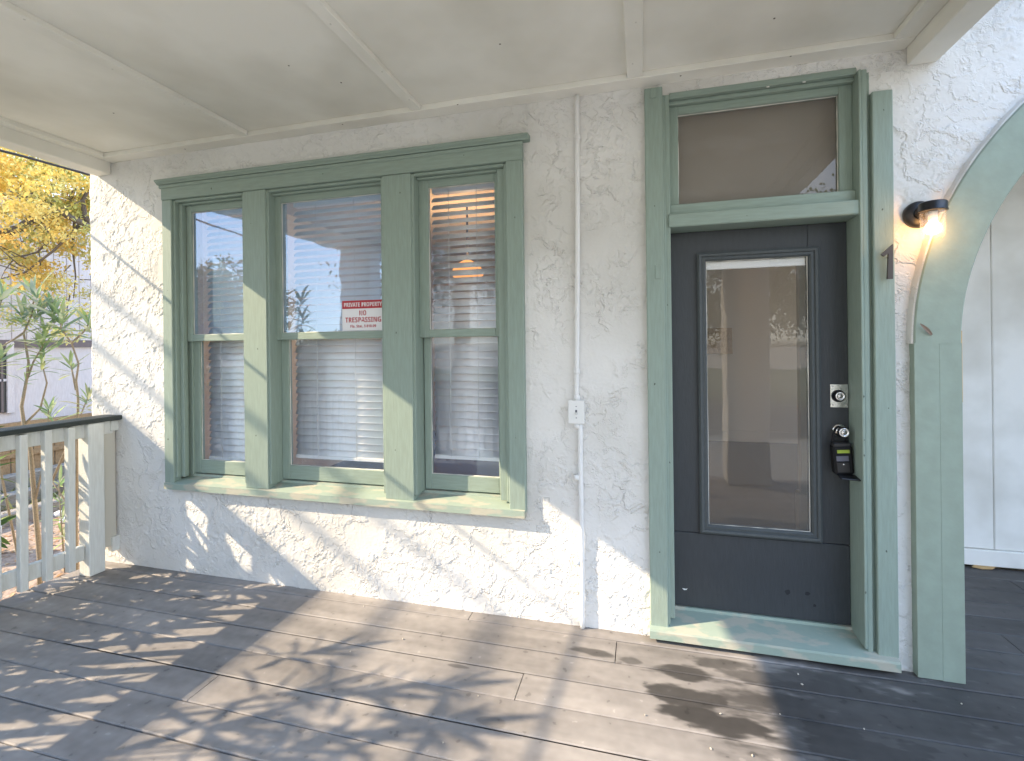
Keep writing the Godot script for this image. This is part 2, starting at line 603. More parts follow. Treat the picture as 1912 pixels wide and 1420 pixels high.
	for p in [[-3.6, 2.8], [-3.6, 0.3], [0, 2.8], [4, 2.8]]:
		bx("pier", p[0] - 0.1, p[0] + 0.1, -0.62, -0.23, p[1] - 0.1, p[1] + 0.1, M.stone, under)
	bx("skirt", 1.3, 4.25, -0.6, -0.03, -1.36, -1.34, M.timber, under)

func plank(deck: Node, x0: float, x1: float, z0: float, z1: float, y: float, m: Material, X0: float, X1: float) -> void:
	var st := begin()
	var r := 0.004
	var P := [[Vector2(z0, -0.028), Vector2(z0, -r)], [Vector2(z0, -r), Vector2(z0 + r, 0)], [Vector2(z0 + r, 0), Vector2(z1 - r, 0)], [Vector2(z1 - r, 0), Vector2(z1, -r)], [Vector2(z1, -r), Vector2(z1, -0.028)], [Vector2(z1, -0.028), Vector2(z0, -0.028)]]
	var mid := Vector2((z0 + z1) / 2, -0.014)
	var add := func(a: Vector3) -> void:
		st.set_uv(Vector2((a.x - X0) / (X1 - X0), (a.z + 1.35) / 4.6))
		st.add_vertex(a)
	for s in P:
		var a := Vector3(x0, s[0].y + y, s[0].x)
		var b := Vector3(x1, s[0].y + y, s[0].x)
		var c := Vector3(x1, s[1].y + y, s[1].x)
		var d := Vector3(x0, s[1].y + y, s[1].x)
		var o2: Vector2 = (s[0] + s[1]) / 2 - mid
		var o := Vector3(0, o2.y, o2.x)
		var list := [a, b, c, a, c, d]
		if (a - c).cross(a - b).dot(o) < 0.0:
			list = [a, c, b, a, d, c]
		for v in list:
			add.call(v)
	for x in [x0, x1]:
		var e := [Vector3(x, y - 0.028, z0), Vector3(x, y - 0.028, z1), Vector3(x, y - r, z1), Vector3(x, y, z1 - r), Vector3(x, y, z0 + r), Vector3(x, y - r, z0)]
		var o := Vector3(1 if x == x1 else -1, 0, 0)
		for i in range(1, 5):
			var list := [e[0], e[i], e[i + 1]]
			if (list[0] - list[2]).cross(list[0] - list[1]).dot(o) < 0.0:
				list = [e[0], e[i + 1], e[i]]
			for v in list:
				add.call(v)
	obj("plank", st, m, deck)

# ---------------------------------------------------------------- house
const AC := Vector2(2.645, 1.49)   # outer edge of the band
const AR := 1.474
const AB := Vector2(2.612, 1.487)  # inner edge
const AI := 1.264

func stucco_noise() -> Array:
	var w := noise(41, 3.2, 3)
	w.domain_warp_enabled = true
	w.domain_warp_type = FastNoiseLite.DOMAIN_WARP_SIMPLEX
	w.domain_warp_amplitude = 0.09
	w.domain_warp_frequency = 8.0
	w.domain_warp_fractal_octaves = 3
	var w2 := noise(42, 7.5, 3)
	w2.domain_warp_enabled = true
	w2.domain_warp_type = FastNoiseLite.DOMAIN_WARP_SIMPLEX
	w2.domain_warp_amplitude = 0.05
	w2.domain_warp_frequency = 16.0
	w2.domain_warp_fractal_octaves = 3
	return [w, w2, noise(43, 2.1, 2), noise(44, 1.3, 2), noise(45, 0.9, 3), noise(46, 40.0, 2)]

# height of the trowelled relief, metres
func relief(N: Array, x: float, y: float) -> float:
	var a: float = N[0].get_noise_2d(x, y)
	var b: float = N[1].get_noise_2d(x, y)
	var m1 := smoothstep(-0.25, 0.25, N[2].get_noise_2d(x + 7.0, y))
	var m2 := smoothstep(-0.2, 0.25, N[3].get_noise_2d(x, y - 5.0))
	var big: float = N[4].get_noise_2d(x, y)
	var h := 0.004 * big + 0.0022 * smoothstep(-0.012, 0.012, a) * m1
	h += 0.0024 * exp(-pow(a / 0.028, 2.0)) * m1
	h += 0.0018 * smoothstep(-0.02, 0.02, b) * m2
	h += 0.0020 * exp(-pow((b - 0.02) / 0.05, 2.0)) * m2
	h += 0.0005 * N[5].get_noise_2d(x, y)
	return h + 0.002

func stucco_sheet(parent: Node, x0: float, x1: float, y0: float, y1: float, cell: float) -> void:
	var N := stucco_noise()
	var nx := int((x1 - x0) / cell) + 1
	var ny := int((y1 - y0) / cell) + 1
	var gone := func(x: float, y: float) -> bool:
		if x > -3.09 and x < -0.65 and y > 0.59 and y < 2.60:
			return true
		if x > 0.05 and x < 0.1 and y < 2.78:
			return true
		if x >= 0.1 and x < 1.0 and y < 2.745 + 0.02 * sin(x * 60.0) * sin(x * 23.0) * 0.3:
			return true
		if x >= 1.0 and x < 1.095 and y < 2.625:
			return true
		if y > 2.84 and x < 1.16:
			return true
		if y <= AC.y:
			return x > 1.195 and x < 2 * AC.x - 1.195
		return Vector2(x, y).distance_to(AC) < AR - 0.02
	var hs := PackedFloat32Array()
	hs.resize((nx + 1) * (ny + 1))
	var skip := PackedByteArray()
	skip.resize(nx * ny)
	for j in ny:
		for i in nx:
			skip[j * nx + i] = 1 if gone.call(x0 + (i + 0.5) * cell, y0 + (j + 0.5) * cell) else 0
	for j in ny + 1:
		for i in nx + 1:
			var near_ := false
			for q in [[0, 0], [-1, 0], [0, -1], [-1, -1]]:
				var a: int = i + q[0]
				var b: int = j + q[1]
				if a >= 0 and b >= 0 and a < nx and b < ny and not skip[b * nx + a]:
					near_ = true
			var p := j * (nx + 1) + i
			if near_:
				hs[p] = relief(N, x0 + i * cell, y0 + j * cell)
				if i == 0:
					hs[p] -= 0.06
				elif i == 1:
					hs[p] -= 0.004
	var map := PackedInt32Array()
	map.resize(hs.size())
	map.fill(-1)
	var V := PackedVector3Array()
	var Nn := PackedVector3Array()
	var I := PackedInt32Array()
	for j in ny:
		for i in nx:
			if skip[j * nx + i]:
				continue
			var c := [j * (nx + 1) + i, j * (nx + 1) + i + 1, (j + 1) * (nx + 1) + i + 1, (j + 1) * (nx + 1) + i]
			for q in c:
				if map[q] < 0:
					var qi: int = q % (nx + 1)
					var qj: int = q / (nx + 1)
					map[q] = V.size()
					var wob := 0.0
					if qi <= 1:
						wob = 0.012 * N[1].get_noise_2d(3.0, y0 + qj * cell)
					V.append(Vector3(x0 + qi * cell + wob, y0 + qj * cell, hs[q]))
					var l: float = hs[q - 1] if qi > 0 and hs[q - 1] != 0.0 else hs[q]
					var r: float = hs[q + 1] if qi < nx and hs[q + 1] != 0.0 else hs[q]
					var d: float = hs[q - nx - 1] if qj > 0 and hs[q - nx - 1] != 0.0 else hs[q]
					var u: float = hs[q + nx + 1] if qj < ny and hs[q + nx + 1] != 0.0 else hs[q]
					Nn.append(Vector3(l - r, d - u, 2 * cell).normalized())
			for q in [0, 2, 1, 0, 3, 2]:
				I.append(map[c[q]])
	var arr := []
	arr.resize(Mesh.ARRAY_MAX)
	arr[Mesh.ARRAY_VERTEX] = V
	arr[Mesh.ARRAY_NORMAL] = Nn
	arr[Mesh.ARRAY_INDEX] = I
	var mesh := ArrayMesh.new()
	mesh.add_surface_from_arrays(Mesh.PRIMITIVE_TRIANGLES, arr)
	inst("stucco", mesh, M.stucco, parent)

func make_house() -> void:
	var h := thing("house", "white stucco house front with sage green window, dark door and arched recess", "house")
	# masonry behind the stucco
	var z0 := -0.24
	var z1 := -0.012
	for b in [[-3.8, -3.08, 0.0, 4.1], [-3.08, -0.66, 0.0, 0.56], [-3.08, -0.66, 2.58, 4.1], [-0.66, 0.09, 0.0, 4.1], [0.09, 1.01, 2.745, 4.1], [0.09, 1.01, -0.02, 0.02], [1.01, 1.28, 0.0, 1.49], [3.93, 4.4, 0.0, 4.1]]:
		bx("masonry", b[0], b[1], b[2] - 0.6 if b[2] == 0.0 else b[2], b[3], z0, z1, M.inner_wall, h, 0.001)
	var st := begin()
	var poly := PackedVector2Array([Vector2(1.01, 4.1), Vector2(1.01, 1.49)])
	for i in 33:
		var a := PI - PI * i / 32.0
		poly.append(AC + Vector2(cos(a), sin(a)) * (AR - 0.03))
	poly.append(Vector2(4.2, 1.49))
	poly.append(Vector2(4.2, 4.1))
	slab(st, poly, z0, z1)
	obj("spandrel", st, M.inner_wall, h)
	stucco_sheet(h, -3.83, 1.75, 0.0, 3.24, 0.0065)
	# coarse continuation out of the picture
	st = begin()
	quad(st, Vector3(-3.83, 2.95, 0.0), Vector3(1.15, 2.95, 0.0), Vector3(1.15, 4.1, 0.0), Vector3(-3.83, 4.1, 0.0), Vector3.BACK)
	quad(st, Vector3(1.15, 3.24, 0.0), Vector3(4.4, 3.24, 0.0), Vector3(4.4, 4.1, 0.0), Vector3(1.15, 4.1, 0.0), Vector3.BACK)
	quad(st, Vector3(1.75, 2.953, 0.0), Vector3(4.4, 2.953, 0.0), Vector3(4.4, 3.24, 0.0), Vector3(1.75, 3.24, 0.0), Vector3.BACK)
	quad(st, Vector3(4.05, 0.0, 0.0), Vector3(4.4, 0.0, 0.0), Vector3(4.4, 2.953, 0.0), Vector3(4.05, 2.953, 0.0), Vector3.BACK)
	obj("stucco", st, M.stucco, h)
	bx("side_wall", -3.828, -3.6, -0.6, 4.1, -5.1, -0.05, M.stucco, h)
	for q in [[-0.6, 0.9, -5.1, -0.242], [2.5, 4.1, -5.1, -0.242], [0.9, 2.5, -2.1, -0.242], [0.9, 2.5, -5.1, -4.6]]:  # unseen opening left in the right wall, added to let daylight into the hall
		bx("side_wall", 3.95, 4.1, q[0], q[1], q[2], q[3], M.stucco, h, 0.0005)
	bx("roof", -4.1, 4.7, 4.1, 4.25, -5.5, 0.35, M.roof, h)
	# rooms behind
	st = begin()
	box(st, Vector3(-3.6, -0.05, -5.0), Vector3(1.28, 0.095, -0.242), 0.001)
	box(st, Vector3(1.28, -0.05, -5.0), Vector3(3.95, 0.095, -1.452), 0.001)
	obj("interior_floor", st, M.inner_dark, h)
	st = begin()
	box(st, Vector3(-3.6, 2.92, -5.0), Vector3(3.95, 3.05, -0.242), 0.001)
	box(st, Vector3(-3.6, 0.0, -5.1), Vector3(3.95, 3.0, -4.95), 0.001)
	box(st, Vector3(-0.12, 0.0, -1.9), Vector3(-0.04, 2.92, -0.242), 0.001)
	box(st, Vector3(-0.12, 0.0, -4.96), Vector3(-0.04, 2.92, -3.6), 0.001)
	box(st, Vector3(1.28, 0.0, -1.452), Vector3(1.36, 2.95, -0.242), 0.001)
	box(st, Vector3(1.36, 0.0, -1.45), Vector3(3.95, 2.95, -1.335), 0.001)
	obj("interior_wall", st, M.inner_wall, h)
	# cased opening inside the hall, seen through the door glass
	bx("interior_casing", 1.12, 1.279, 0.4, 2.6, -1.47, -1.40, M.inner_white, h)
	bx("interior_plinth", 1.10, 1.279, 0.096, 0.40, -1.48, -1.385, M.inner_white, h, 0.01)
	bx("interior_baseboard", -0.03, 3.94, 0.096, 0.25, -4.95, -4.93, M.inner_wall, h)
	bx("wall_board", 0.55, 1.25, 1.35, 1.72, -4.948, -4.92, M.fence, h)
	make_window(h)
	make_door(h)
	make_arch(h)

func make_window(h: Node) -> void:
	var G: Material = M.green
	var GX: Material = M.green_x
	# casing is the window's own mesh, everything else its pieces
	var w := part("window", h)
	bx("side_casing", -3.123, -3.042, 0.605, 2.51, -0.02, 0.036, G, w, 0.004)
	bx("side_casing", -0.710, -0.617, 0.592, 2.51, -0.02, 0.038, G, w, 0.004)
	w.set_meta("label", "triple sash window in sage green frame")
	bx("head_casing", -3.124, -0.616, 2.51, 2.612, -0.02, 0.040, GX, w)
	var st := begin()
	along_x(st, [Vector2(-0.02, 2.613), Vector2(0.046, 2.613), Vector2(0.049, 2.620), Vector2(0.060, 2.628), Vector2(0.064, 2.632), Vector2(0.064, 2.642), Vector2(-0.02, 2.648)], -3.152, -0.578)
	obj("cap_moulding", st, GX, w)
	st = begin()
	along_x(st, [Vector2(0.040, 2.585), Vector2(0.049, 2.590), Vector2(0.049, 2.606), Vector2(0.040, 2.610)], -3.13, -0.61)
	obj("bed_moulding", st, GX, w)
	bx("mullion", -2.462, -2.290, 0.612, 2.509, -0.13, 0.031, G, w)
	bx("mullion", -1.467, -1.283, 0.610, 2.509, -0.13, 0.031, G, w)
	st = begin()
	along_x(st, [Vector2(-0.15, 0.56), Vector2(-0.15, 0.652), Vector2(-0.075, 0.644), Vector2(-0.072, 0.630), Vector2(-0.02, 0.622), Vector2(0.050, 0.607), Vector2(0.052, 0.568), Vector2(0.03, 0.562)], -3.112, -0.622)
	obj("sill", st, M.sill, w)
	# nail holes and paint chips
	var marks := [[-2.36, 1.50, 0.0315], [-2.40, 2.30, 0.0315], [-2.38, 0.95, 0.0315], [-1.385, 1.585, 0.0315], [-1.35, 2.40, 0.0315], [-1.40, 0.90, 0.0315], [-0.66, 2.2, 0.0385], [-0.67, 1.0, 0.0385], [-3.08, 1.9, 0.0365], [-3.09, 0.9, 0.0365], [-1.86, 2.56, 0.0405], [-2.7, 2.55, 0.0405], [-0.95, 2.57, 0.0405]]
	for q in marks:
		mark(w, Vector2(q[0], q[1]), rng.randf_range(0.002, 0.005), q[2])
	# openings: jambs, stops, sashes
	var open := [[-3.042, -2.462], [-2.290, -1.467], [-1.283, -0.710]]
	var sash := [[-3.000, -2.475, 0.046, 0.05], [-2.280, -1.477, 0.046, 0.034], [-1.268, -0.768, 0.062, 0.030]]
	for i in 3:
		var a: float = open[i][0]
		var b: float = open[i][1]
		var s0: float = sash[i][0]
		var s1: float = sash[i][1]
		var l: float = sash[i][2]
		var r: float = sash[i][3]
		bx("jamb", a - 0.004, a + 0.016, 0.64, 2.505, -0.15, 0.022, G, w)
		bx("jamb", b - 0.016, b + 0.004, 0.64, 2.505, -0.15, 0.022, G, w)
		bx("head_jamb", a + 0.016, b - 0.016, 2.492, 2.509, -0.15, 0.020, GX, w)
		if s0 - a > 0.016:
			bx("stop", a + 0.016, s0 + 0.004, 0.64, 2.49, -0.036, -0.004, G, w)
			bx("parting_strip", a + 0.016, s0 + 0.010, 0.64, 1.57, -0.15, -0.066, G, w)
		if b - s1 > 0.018:
			bx("stop", s1 - 0.004, b - 0.016, 0.64, 2.49, -0.036, -0.004, G, w)
			bx("parting_strip", s1 - 0.008, b - 0.016, 0.64, 1.57, -0.15, -0.066, G, w)
		bx("stop", s0 + 0.005, s1 - 0.005, 2.478, 2.491, -0.036, -0.006, GX, w)
		# upper sash, in the outer track
		bx("stile", s0, s0 + l, 1.556, 2.50, -0.070, -0.037, G, w)
		bx("stile", s1 - r, s1, 1.556, 2.50, -0.070, -0.037, G, w)
		bx("top_rail", s0 + l, s1 - r, 2.436, 2.50, -0.069, -0.038, GX, w)
		bx("meeting_rail", s0 + l, s1 - r, 1.557, 1.602, -0.069, -0.036, GX, w)
		pane("pane", s0 + l - 0.004, s1 - r + 0.004, 1.598, 2.44, -0.056, M.glass if i < 2 else M.lower_glass, w)
		putty(w, s0 + l, s1 - r, 1.602, 2.436, -0.052)
		# lower sash, in the inner track
		var q0 := s0 + 0.006
		var q1 := s1 - 0.002
		var ql := 0.055 if i < 2 else 0.040
		bx("stile", q0, q0 + ql, 0.652, 1.60, -0.112, -0.077, G, w)
		bx("stile", q1 - r, q1, 0.652, 1.60, -0.112, -0.077, G, w)
		bx("bottom_rail", q0 + ql, q1 - r, 0.653, 0.742, -0.111, -0.078, GX, w)
		bx("meeting_rail", q0 + ql, q1 - r, 1.558, 1.60, -0.111, -0.078, GX, w)
		pane("pane", q0 + ql - 0.004, q1 - r + 0.004, 0.738, 1.562, -0.096, M.lower_glass, w)
		putty(w, q0 + ql, q1 - r, 0.742, 1.558, -0.092)

# a nail hole or chip: a small ragged dark spot
func mark(parent: Node, at: Vector2, r: float, z: float) -> void:
	var p := PackedVector2Array()
	for i in 8:
		var a := TAU * i / 8.0
		p.append(at + Vector2(cos(a), sin(a) * 1.5) * r * rng.randf_range(0.5, 1.1))
	var st := begin()
	slab(st, p, z - 0.0008, z)
	obj("paint_chip", st, M.chip, parent)

func pane(called: String, x0: float, x1: float, y0: float, y1: float, z: float, m: Material, parent: Node) -> MeshInstance3D:
	var st := begin()
	quad(st, Vector3(x0, y0, z), Vector3(x1, y0, z), Vector3(x1, y1, z), Vector3(x0, y1, z), Vector3.BACK)
	return obj(called, st, m, parent)

# thin uneven bead of glazing putty round a pane
func putty(parent: Node, x0: float, x1: float, y0: float, y1: float, z: float) -> void:
	var st := begin()
	var c := [Vector3(x0, y0, z), Vector3(x1, y0, z), Vector3(x1, y1, z), Vector3(x0, y1, z)]
	for k in 4:
		var a: Vector3 = c[k]
		var b: Vector3 = c[(k + 1) % 4]
		var n := 12
		var pts := []
		var rad := []
		for i in n + 1:
			pts.append(a.lerp(b, i / float(n)))
			rad.append(rng.randf_range(0.0012, 0.0042))
		tube(st, pts, rad, 4)
	obj("putty", st, M.putty, parent)

func make_door(h: Node) -> void:
	var G: Material = M.green
	var GX: Material = M.green_x
	var fr := part("door_frame", h)
	bx("side_casing", 0.026, 0.114, 0.070, 2.80, -0.02, 0.036, G, fr, 0.004)
	bx("side_casing", 1.024, 1.106, 0.068, 2.64, -0.02, 0.036, G, fr, 0.004)
	bx("jamb", 0.114, 0.147, 0.11, 2.765, -0.17, 0.012, G, fr)
	bx("jamb_edge", 0.100, 0.124, 0.08, 2.76, -0.02, 0.024, G, fr)
	bx("jamb", 0.974, 0.9865, 0.09, 2.752, -0.17, 0.030, G, fr)
	bx("jamb", 0.9865, 1.010, 0.075, 2.752, -0.17, 0.024, G, fr)
	bx("jamb_back", 1.010, 1.027, 0.07, 2.745, -0.17, 0.006, G, fr)
	bx("head_jamb", 0.147, 0.974, 2.742, 2.772, -0.17, 0.012, GX, fr)
	bx("head_stop", 0.147, 0.974, 2.722, 2.741, -0.17, -0.015, GX, fr)
	bx("transom_bar", 0.136, 0.994, 2.090, 2.158, -0.16, 0.022, GX, fr, 0.005)
	# door sill, sloping outwards
	var st := begin()
	along_x(st, [Vector2(-0.24, 0.02), Vector2(-0.24, 0.112), Vector2(-0.112, 0.110), Vector2(-0.108, 0.098), Vector2(0.02, 0.078), Vector2(0.062, 0.069), Vector2(0.066, 0.060), Vector2(0.066, 0.024), Vector2(0.05, 0.021)], 0.022, 1.100)
	obj("threshold", st, M.sill, fr)
	bx("strike_block", 0.070, 0.100, 1.83, 1.90, 0.034, 0.040, G, fr)
	bx("top_block", 0.055, 0.085, 2.745, 2.79, 0.034, 0.040, G, fr)
	for q in [[0.07, 2.2, 0.0365], [0.06, 1.3, 0.0365], [0.075, 0.45, 0.0365], [1.07, 2.55, 0.0365], [1.06, 2.1, 0.0365], [1.075, 1.2, 0.0365], [1.06, 0.55, 0.0365], [0.98, 1.25, 0.0305], [0.981, 1.05, 0.0305], [0.98, 0.98, 0.0305], [0.979, 0.35, 0.0305], [0.5, 2.12, 0.0225], [0.13, 0.9, 0.0125], [0.128, 1.7, 0.0125]]:
		mark(fr, Vector2(q[0], q[1]), rng.randf_range(0.002, 0.005), q[2])
	# transom light
	var tr := part("transom", h)
	bx("stile", 0.147, 0.192, 2.163, 2.722, -0.085, -0.040, G, tr)
	bx("stile", 0.918, 0.974, 2.163, 2.722, -0.085, -0.040, G, tr)
	bx("top_rail", 0.192, 0.918, 2.682, 2.722, -0.084, -0.041, GX, tr)
	bx("bottom_rail", 0.147, 0.974, 2.161, 2.212, -0.086, -0.012, GX, tr)
	bx("cover", 0.15, 0.97, 2.17, 2.72, -0.135, -0.130, M.transom_cloth, tr, 0.001)
	pane("pane", 0.188, 0.922, 2.208, 2.686, -0.066, M.dusty_glass, tr)
	putty(tr, 0.192, 0.918, 2.212, 2.682, -0.062)
	# the leaf
	var d := begin()
	box(d, Vector3(0.149, 0.509, -0.165), Vector3(0.325, 2.088, -0.12), 0.0006)
	var door := obj("door", d, M.slate, h)
	door.set_meta("label", "dark slate door with tall glass light")
	bx("stile", 0.802, 0.972, 0.509, 2.088, -0.165, -0.12, M.slate, door, 0.001)
	bx("top_rail", 0.325, 0.8005, 1.932, 2.087, -0.164, -0.1201, M.slate, door, 0.0006)
	bx("kick_panel", 0.149, 0.972, 0.114, 0.505, -0.165, -0.119, M.slate, door)
	bx("lock_rail", 0.327, 0.800, 0.5095, 0.553, -0.164, -0.1205, M.slate, door)
	# moulding round the glass, mitred
	var o := Rect2(0.283, 0.512, 0.566, 1.462)
	var prof := [Vector2(0.0, -0.1195), Vector2(0.0, -0.103), Vector2(0.010, -0.096), Vector2(0.020, -0.098), Vector2(0.024, -0.106), Vector2(0.036, -0.104), Vector2(0.044, -0.112), Vector2(0.045, -0.126)]
	var sides := [["moulding", 0], ["moulding", 1], ["moulding", 2], ["moulding", 3]]
	for s in sides:
		var q := begin()
		for i in prof.size() - 1:
			var A := frame_side(o, s[1], prof[i])
			var B := frame_side(o, s[1], prof[i + 1])
			quad(q, A[0], A[1], B[1], B[0], Vector3.BACK * 0.5 + ((A[0] + A[1]) / 2 - (B[0] + B[1]) / 2) * (1.0 if i < 4 else -1.0) * 0.0 + Vector3(0, 0, 1))
		obj("moulding", q, M.slate_trim, door)
	pane("pane", 0.326, 0.802, 0.552, 1.934, -0.122, M.door_glass, door)
	putty(door, 0.328, 0.800, 0.556, 1.930, -0.1225)
	bx("roller_blind", 0.331, 0.797, 1.888, 1.929, -0.150, -0.136, M.plastic, door)
	# scuffs and a chip on the kick panel
	for q in [[0.694, 0.245, 0.016, 0.014], [0.783, 0.248, 0.013, 0.010], [0.815, 0.193, 0.007, 0.010]]:
		var sm := PackedVector2Array()
		for i in 11:
			var a := TAU * i / 11.0
			sm.append(Vector2(q[0] + cos(a) * q[2] * rng.randf_range(0.6, 1.2), q[1] + sin(a) * q[3] * rng.randf_range(0.6, 1.2)))
		d = begin()
		slab(d, sm, -0.1192, -0.1187)
		obj("scuff_mark", d, M.scuff, door)
	d = begin()
	slab(d, PackedVector2Array([Vector2(0.192, 0.206), Vector2(0.201, 0.198), Vector2(0.213, 0.200), Vector2(0.219, 0.208), Vector2(0.209, 0.205), Vector2(0.200, 0.206)]), -0.1192, -0.1186)
	obj("paint_chip", d, M.plastic, door)
	# lock hardware
	var pl := bx("lock_plate", 0.893, 0.971, 1.180, 1.294, -0.119, -0.116, M.chrome, door, 0.001)
	for p in [[0.903, 1.283], [0.903, 1.192], [0.962, 1.192]]:
		st = begin(true)
		lathe(st, [Vector2(0.004, 0), Vector2(0.0035, 0.0012), Vector2(0, 0.0018)], Transform3D(Basis(Vector3.RIGHT, PI / 2), Vector3(p[0], p[1], -0.116)), 10)
		obj("screw", st, M.chrome, pl)
	st = begin(true)
	lathe(st, [Vector2(0.031, 0), Vector2(0.029, 0.010), Vector2(0.022, 0.022)], Transform3D(Basis(Vector3.RIGHT, PI / 2), Vector3(0.928, 1.237, -0.116)), 24)
	obj("deadbolt", st, M.black, door)
	cylinder_lock(door, Vector3(0.929, 1.2375, -0.0945), 0.0215)
	st = begin(true)
	lathe(st, [Vector2(0.034, 0), Vector2(0.034, 0.004), Vector2(0.026, 0.012), Vector2(0.012, 0.016), Vector2(0.011, 0.032), Vector2(0.020, 0.040), Vector2(0.026, 0.050), Vector2(0.0235, 0.064)], Transform3D(Basis(Vector3.RIGHT, PI / 2), Vector3(0.930, 1.068, -0.119)), 24)
	obj("knob", st, M.chrome, door)
	cylinder_lock(door, Vector3(0.930, 1.068, -0.0555), 0.0225)

func cylinder_lock(door: Node, at: Vector3, r: float) -> void:
	var st := begin(true)
	lathe(st, [Vector2(r, 0), Vector2(r, 0.003), Vector2(r * 0.9, 0.0045), Vector2(r * 0.62, 0.0045), Vector2(r * 0.60, 0.0036), Vector2(r * 0.42, 0.0036), Vector2(r * 0.40, 0.0055), Vector2(0, 0.0055)], Transform3D(Basis(Vector3.RIGHT, PI / 2), at), 24)
	var c := obj("lock_cylinder", st, M.chrome, door)
	bx("keyway", at.x - 0.0012, at.x + 0.0012, at.y - 0.005, at.y + 0.005, at.z + 0.0052, at.z + 0.0062, M.rubber, c, 0.0002)

func frame_side(o: Rect2, side: int, p: Vector2) -> Array:
	var x0 := o.position.x + p.x
	var x1 := o.end.x - p.x
	var y0 := o.position.y + p.x
	var y1 := o.end.y - p.x
	match side:
		0: return [Vector3(x0, y0, p.y), Vector3(x0, y1, p.y)]
		1: return [Vector3(x0, y1, p.y), Vector3(x1, y1, p.y)]
		2: return [Vector3(x1, y1, p.y), Vector3(x1, y0, p.y)]
	return [Vector3(x1, y0, p.y), Vector3(x0, y0, p.y)]

func make_arch(h: Node) -> void:
	# green band standing proud of the stucco, and its plaster edge
	var st := begin()
	var n := 72
	var zf := 0.046
	for i in n:
		var a := PI - PI * i / n
		var b := PI - PI * (i + 1) / n
		var da := Vector3(cos(a), sin(a), 0)
		var db := Vector3(cos(b), sin(b), 0)
		var c := Vector3(AC.x, AC.y, 0)
		var e := Vector3(AB.x, AB.y, 0)
		var f := Vector3(0, 0, zf)
		var g := Vector3(0, 0, zf - 0.006)
		var k := Vector3(0, 0, -0.25)
		quad(st, c + da * AR + g, c + db * AR + g, c + db * (AR - 0.006) + f, c + da * (AR - 0.006) + f, Vector3.BACK)
		quad(st, c + da * (AR - 0.006) + f, c + db * (AR - 0.006) + f, e + db * (AI + 0.006) + f, e + da * (AI + 0.006) + f, Vector3.BACK)
		quad(st, e + da * (AI + 0.006) + f, e + db * (AI + 0.006) + f, e + db * AI + g, e + da * AI + g, Vector3.BACK - da)
		quad(st, e + da * AI + g, e + db * AI + g, e + db * AI + k, e + da * AI + k, -da)
		quad(st, c + da * AR + k, c + db * AR + k, e + db * AI + k, e + da * AI + k, Vector3.FORWARD)
	obj("arch_band", st, M.arch_green, h)
	st = begin()
	var wob := noise(77, 5.0, 3)
	for i in n:
		var q := []
		for t in [i, i + 1]:
			var a: float = PI - PI * t / n
			var d := Vector3(cos(a), sin(a), 0)
			var c := Vector3(AC.x, AC.y, 0)
			var e := 0.006 * wob.get_noise_1d(t * 0.3)
			q.append([c + d * (AR + 0.001) + Vector3(0, 0, 0.040), c + d * (AR + 0.006 + e) + Vector3(0, 0, 0.036), c + d * (AR + 0.014 + e) + Vector3(0, 0, -0.004)])
		for k in 2:
			quad(st, q[0][k], q[1][k], q[1][k + 1], q[0][k + 1], Vector3(q[0][k].x - AC.x, q[0][k].y - AC.y, 0.5))
	tri(st, Vector3(AC.x - AR - 0.001, AC.y, 0.040), Vector3(AC.x - AR - 0.006, AC.y, 0.036), Vector3(AC.x - AR - 0.014, AC.y, -0.004), Vector3.DOWN)
	tri(st, Vector3(AC.x - AR - 0.001, AC.y, 0.040), Vector3(AC.x - AR - 0.001, AC.y, -0.004), Vector3(AC.x - AR - 0.014, AC.y, -0.004), Vector3.DOWN)
	obj("arch_edge", st, M.stucco, h)
	for s in [0, 1]:
		var x0 := 1.171 if s == 0 else 3.875
		var x1 := 1.3485 if s == 0 else 4.119
		var mid := 1.265 if s == 0 else 4.0
		bx("pilaster_board", x0, mid, 0.004, AC.y + 0.001, -0.25, 0.0458, M.arch_green, h, 0.0012)
		bx("pilaster_board", mid, x1, 0.002, AC.y + 0.001, -0.25, 0.0452, M.arch_green, h, 0.0012)
	bx("wood_strip", 1.50, 1.535, 1.19, 1.555, -0.33, -0.30, M.bare_wood, h, 0.006)
	bx("strip_backing", 1.36, 1.50, 1.2, 1.54, -0.33, -0.302, M.bare_wood, h, 0.003)
	# recess lined with grooved boards
	for k in 14:
		var x := 1.36 + 0.2 * k - 0.13
		bx("panel", maxf(x, 1.362) + 0.0015, minf(x + 0.2, 3.945) - 0.0015, 0.12, 2.9, -1.334, -1.312, M.panel, h, 0.005)
	bx("baseboard", 1.362, 3.948, 0.012, 0.118, -1.334, -1.294, M.panel, h, 0.005)
	bx("recess_ceiling", 1.30, 3.95, 2.90, 2.918, -1.33, -0.243, M.cream, h)
	bx("recess_side", 1.3605, 1.372, 0.0, 2.9, -1.31, -0.243, M.panel, h)
	bx("recess_side", 3.93, 3.949, 0.0, 2.9, -1.31, -0.243, M.panel, h)

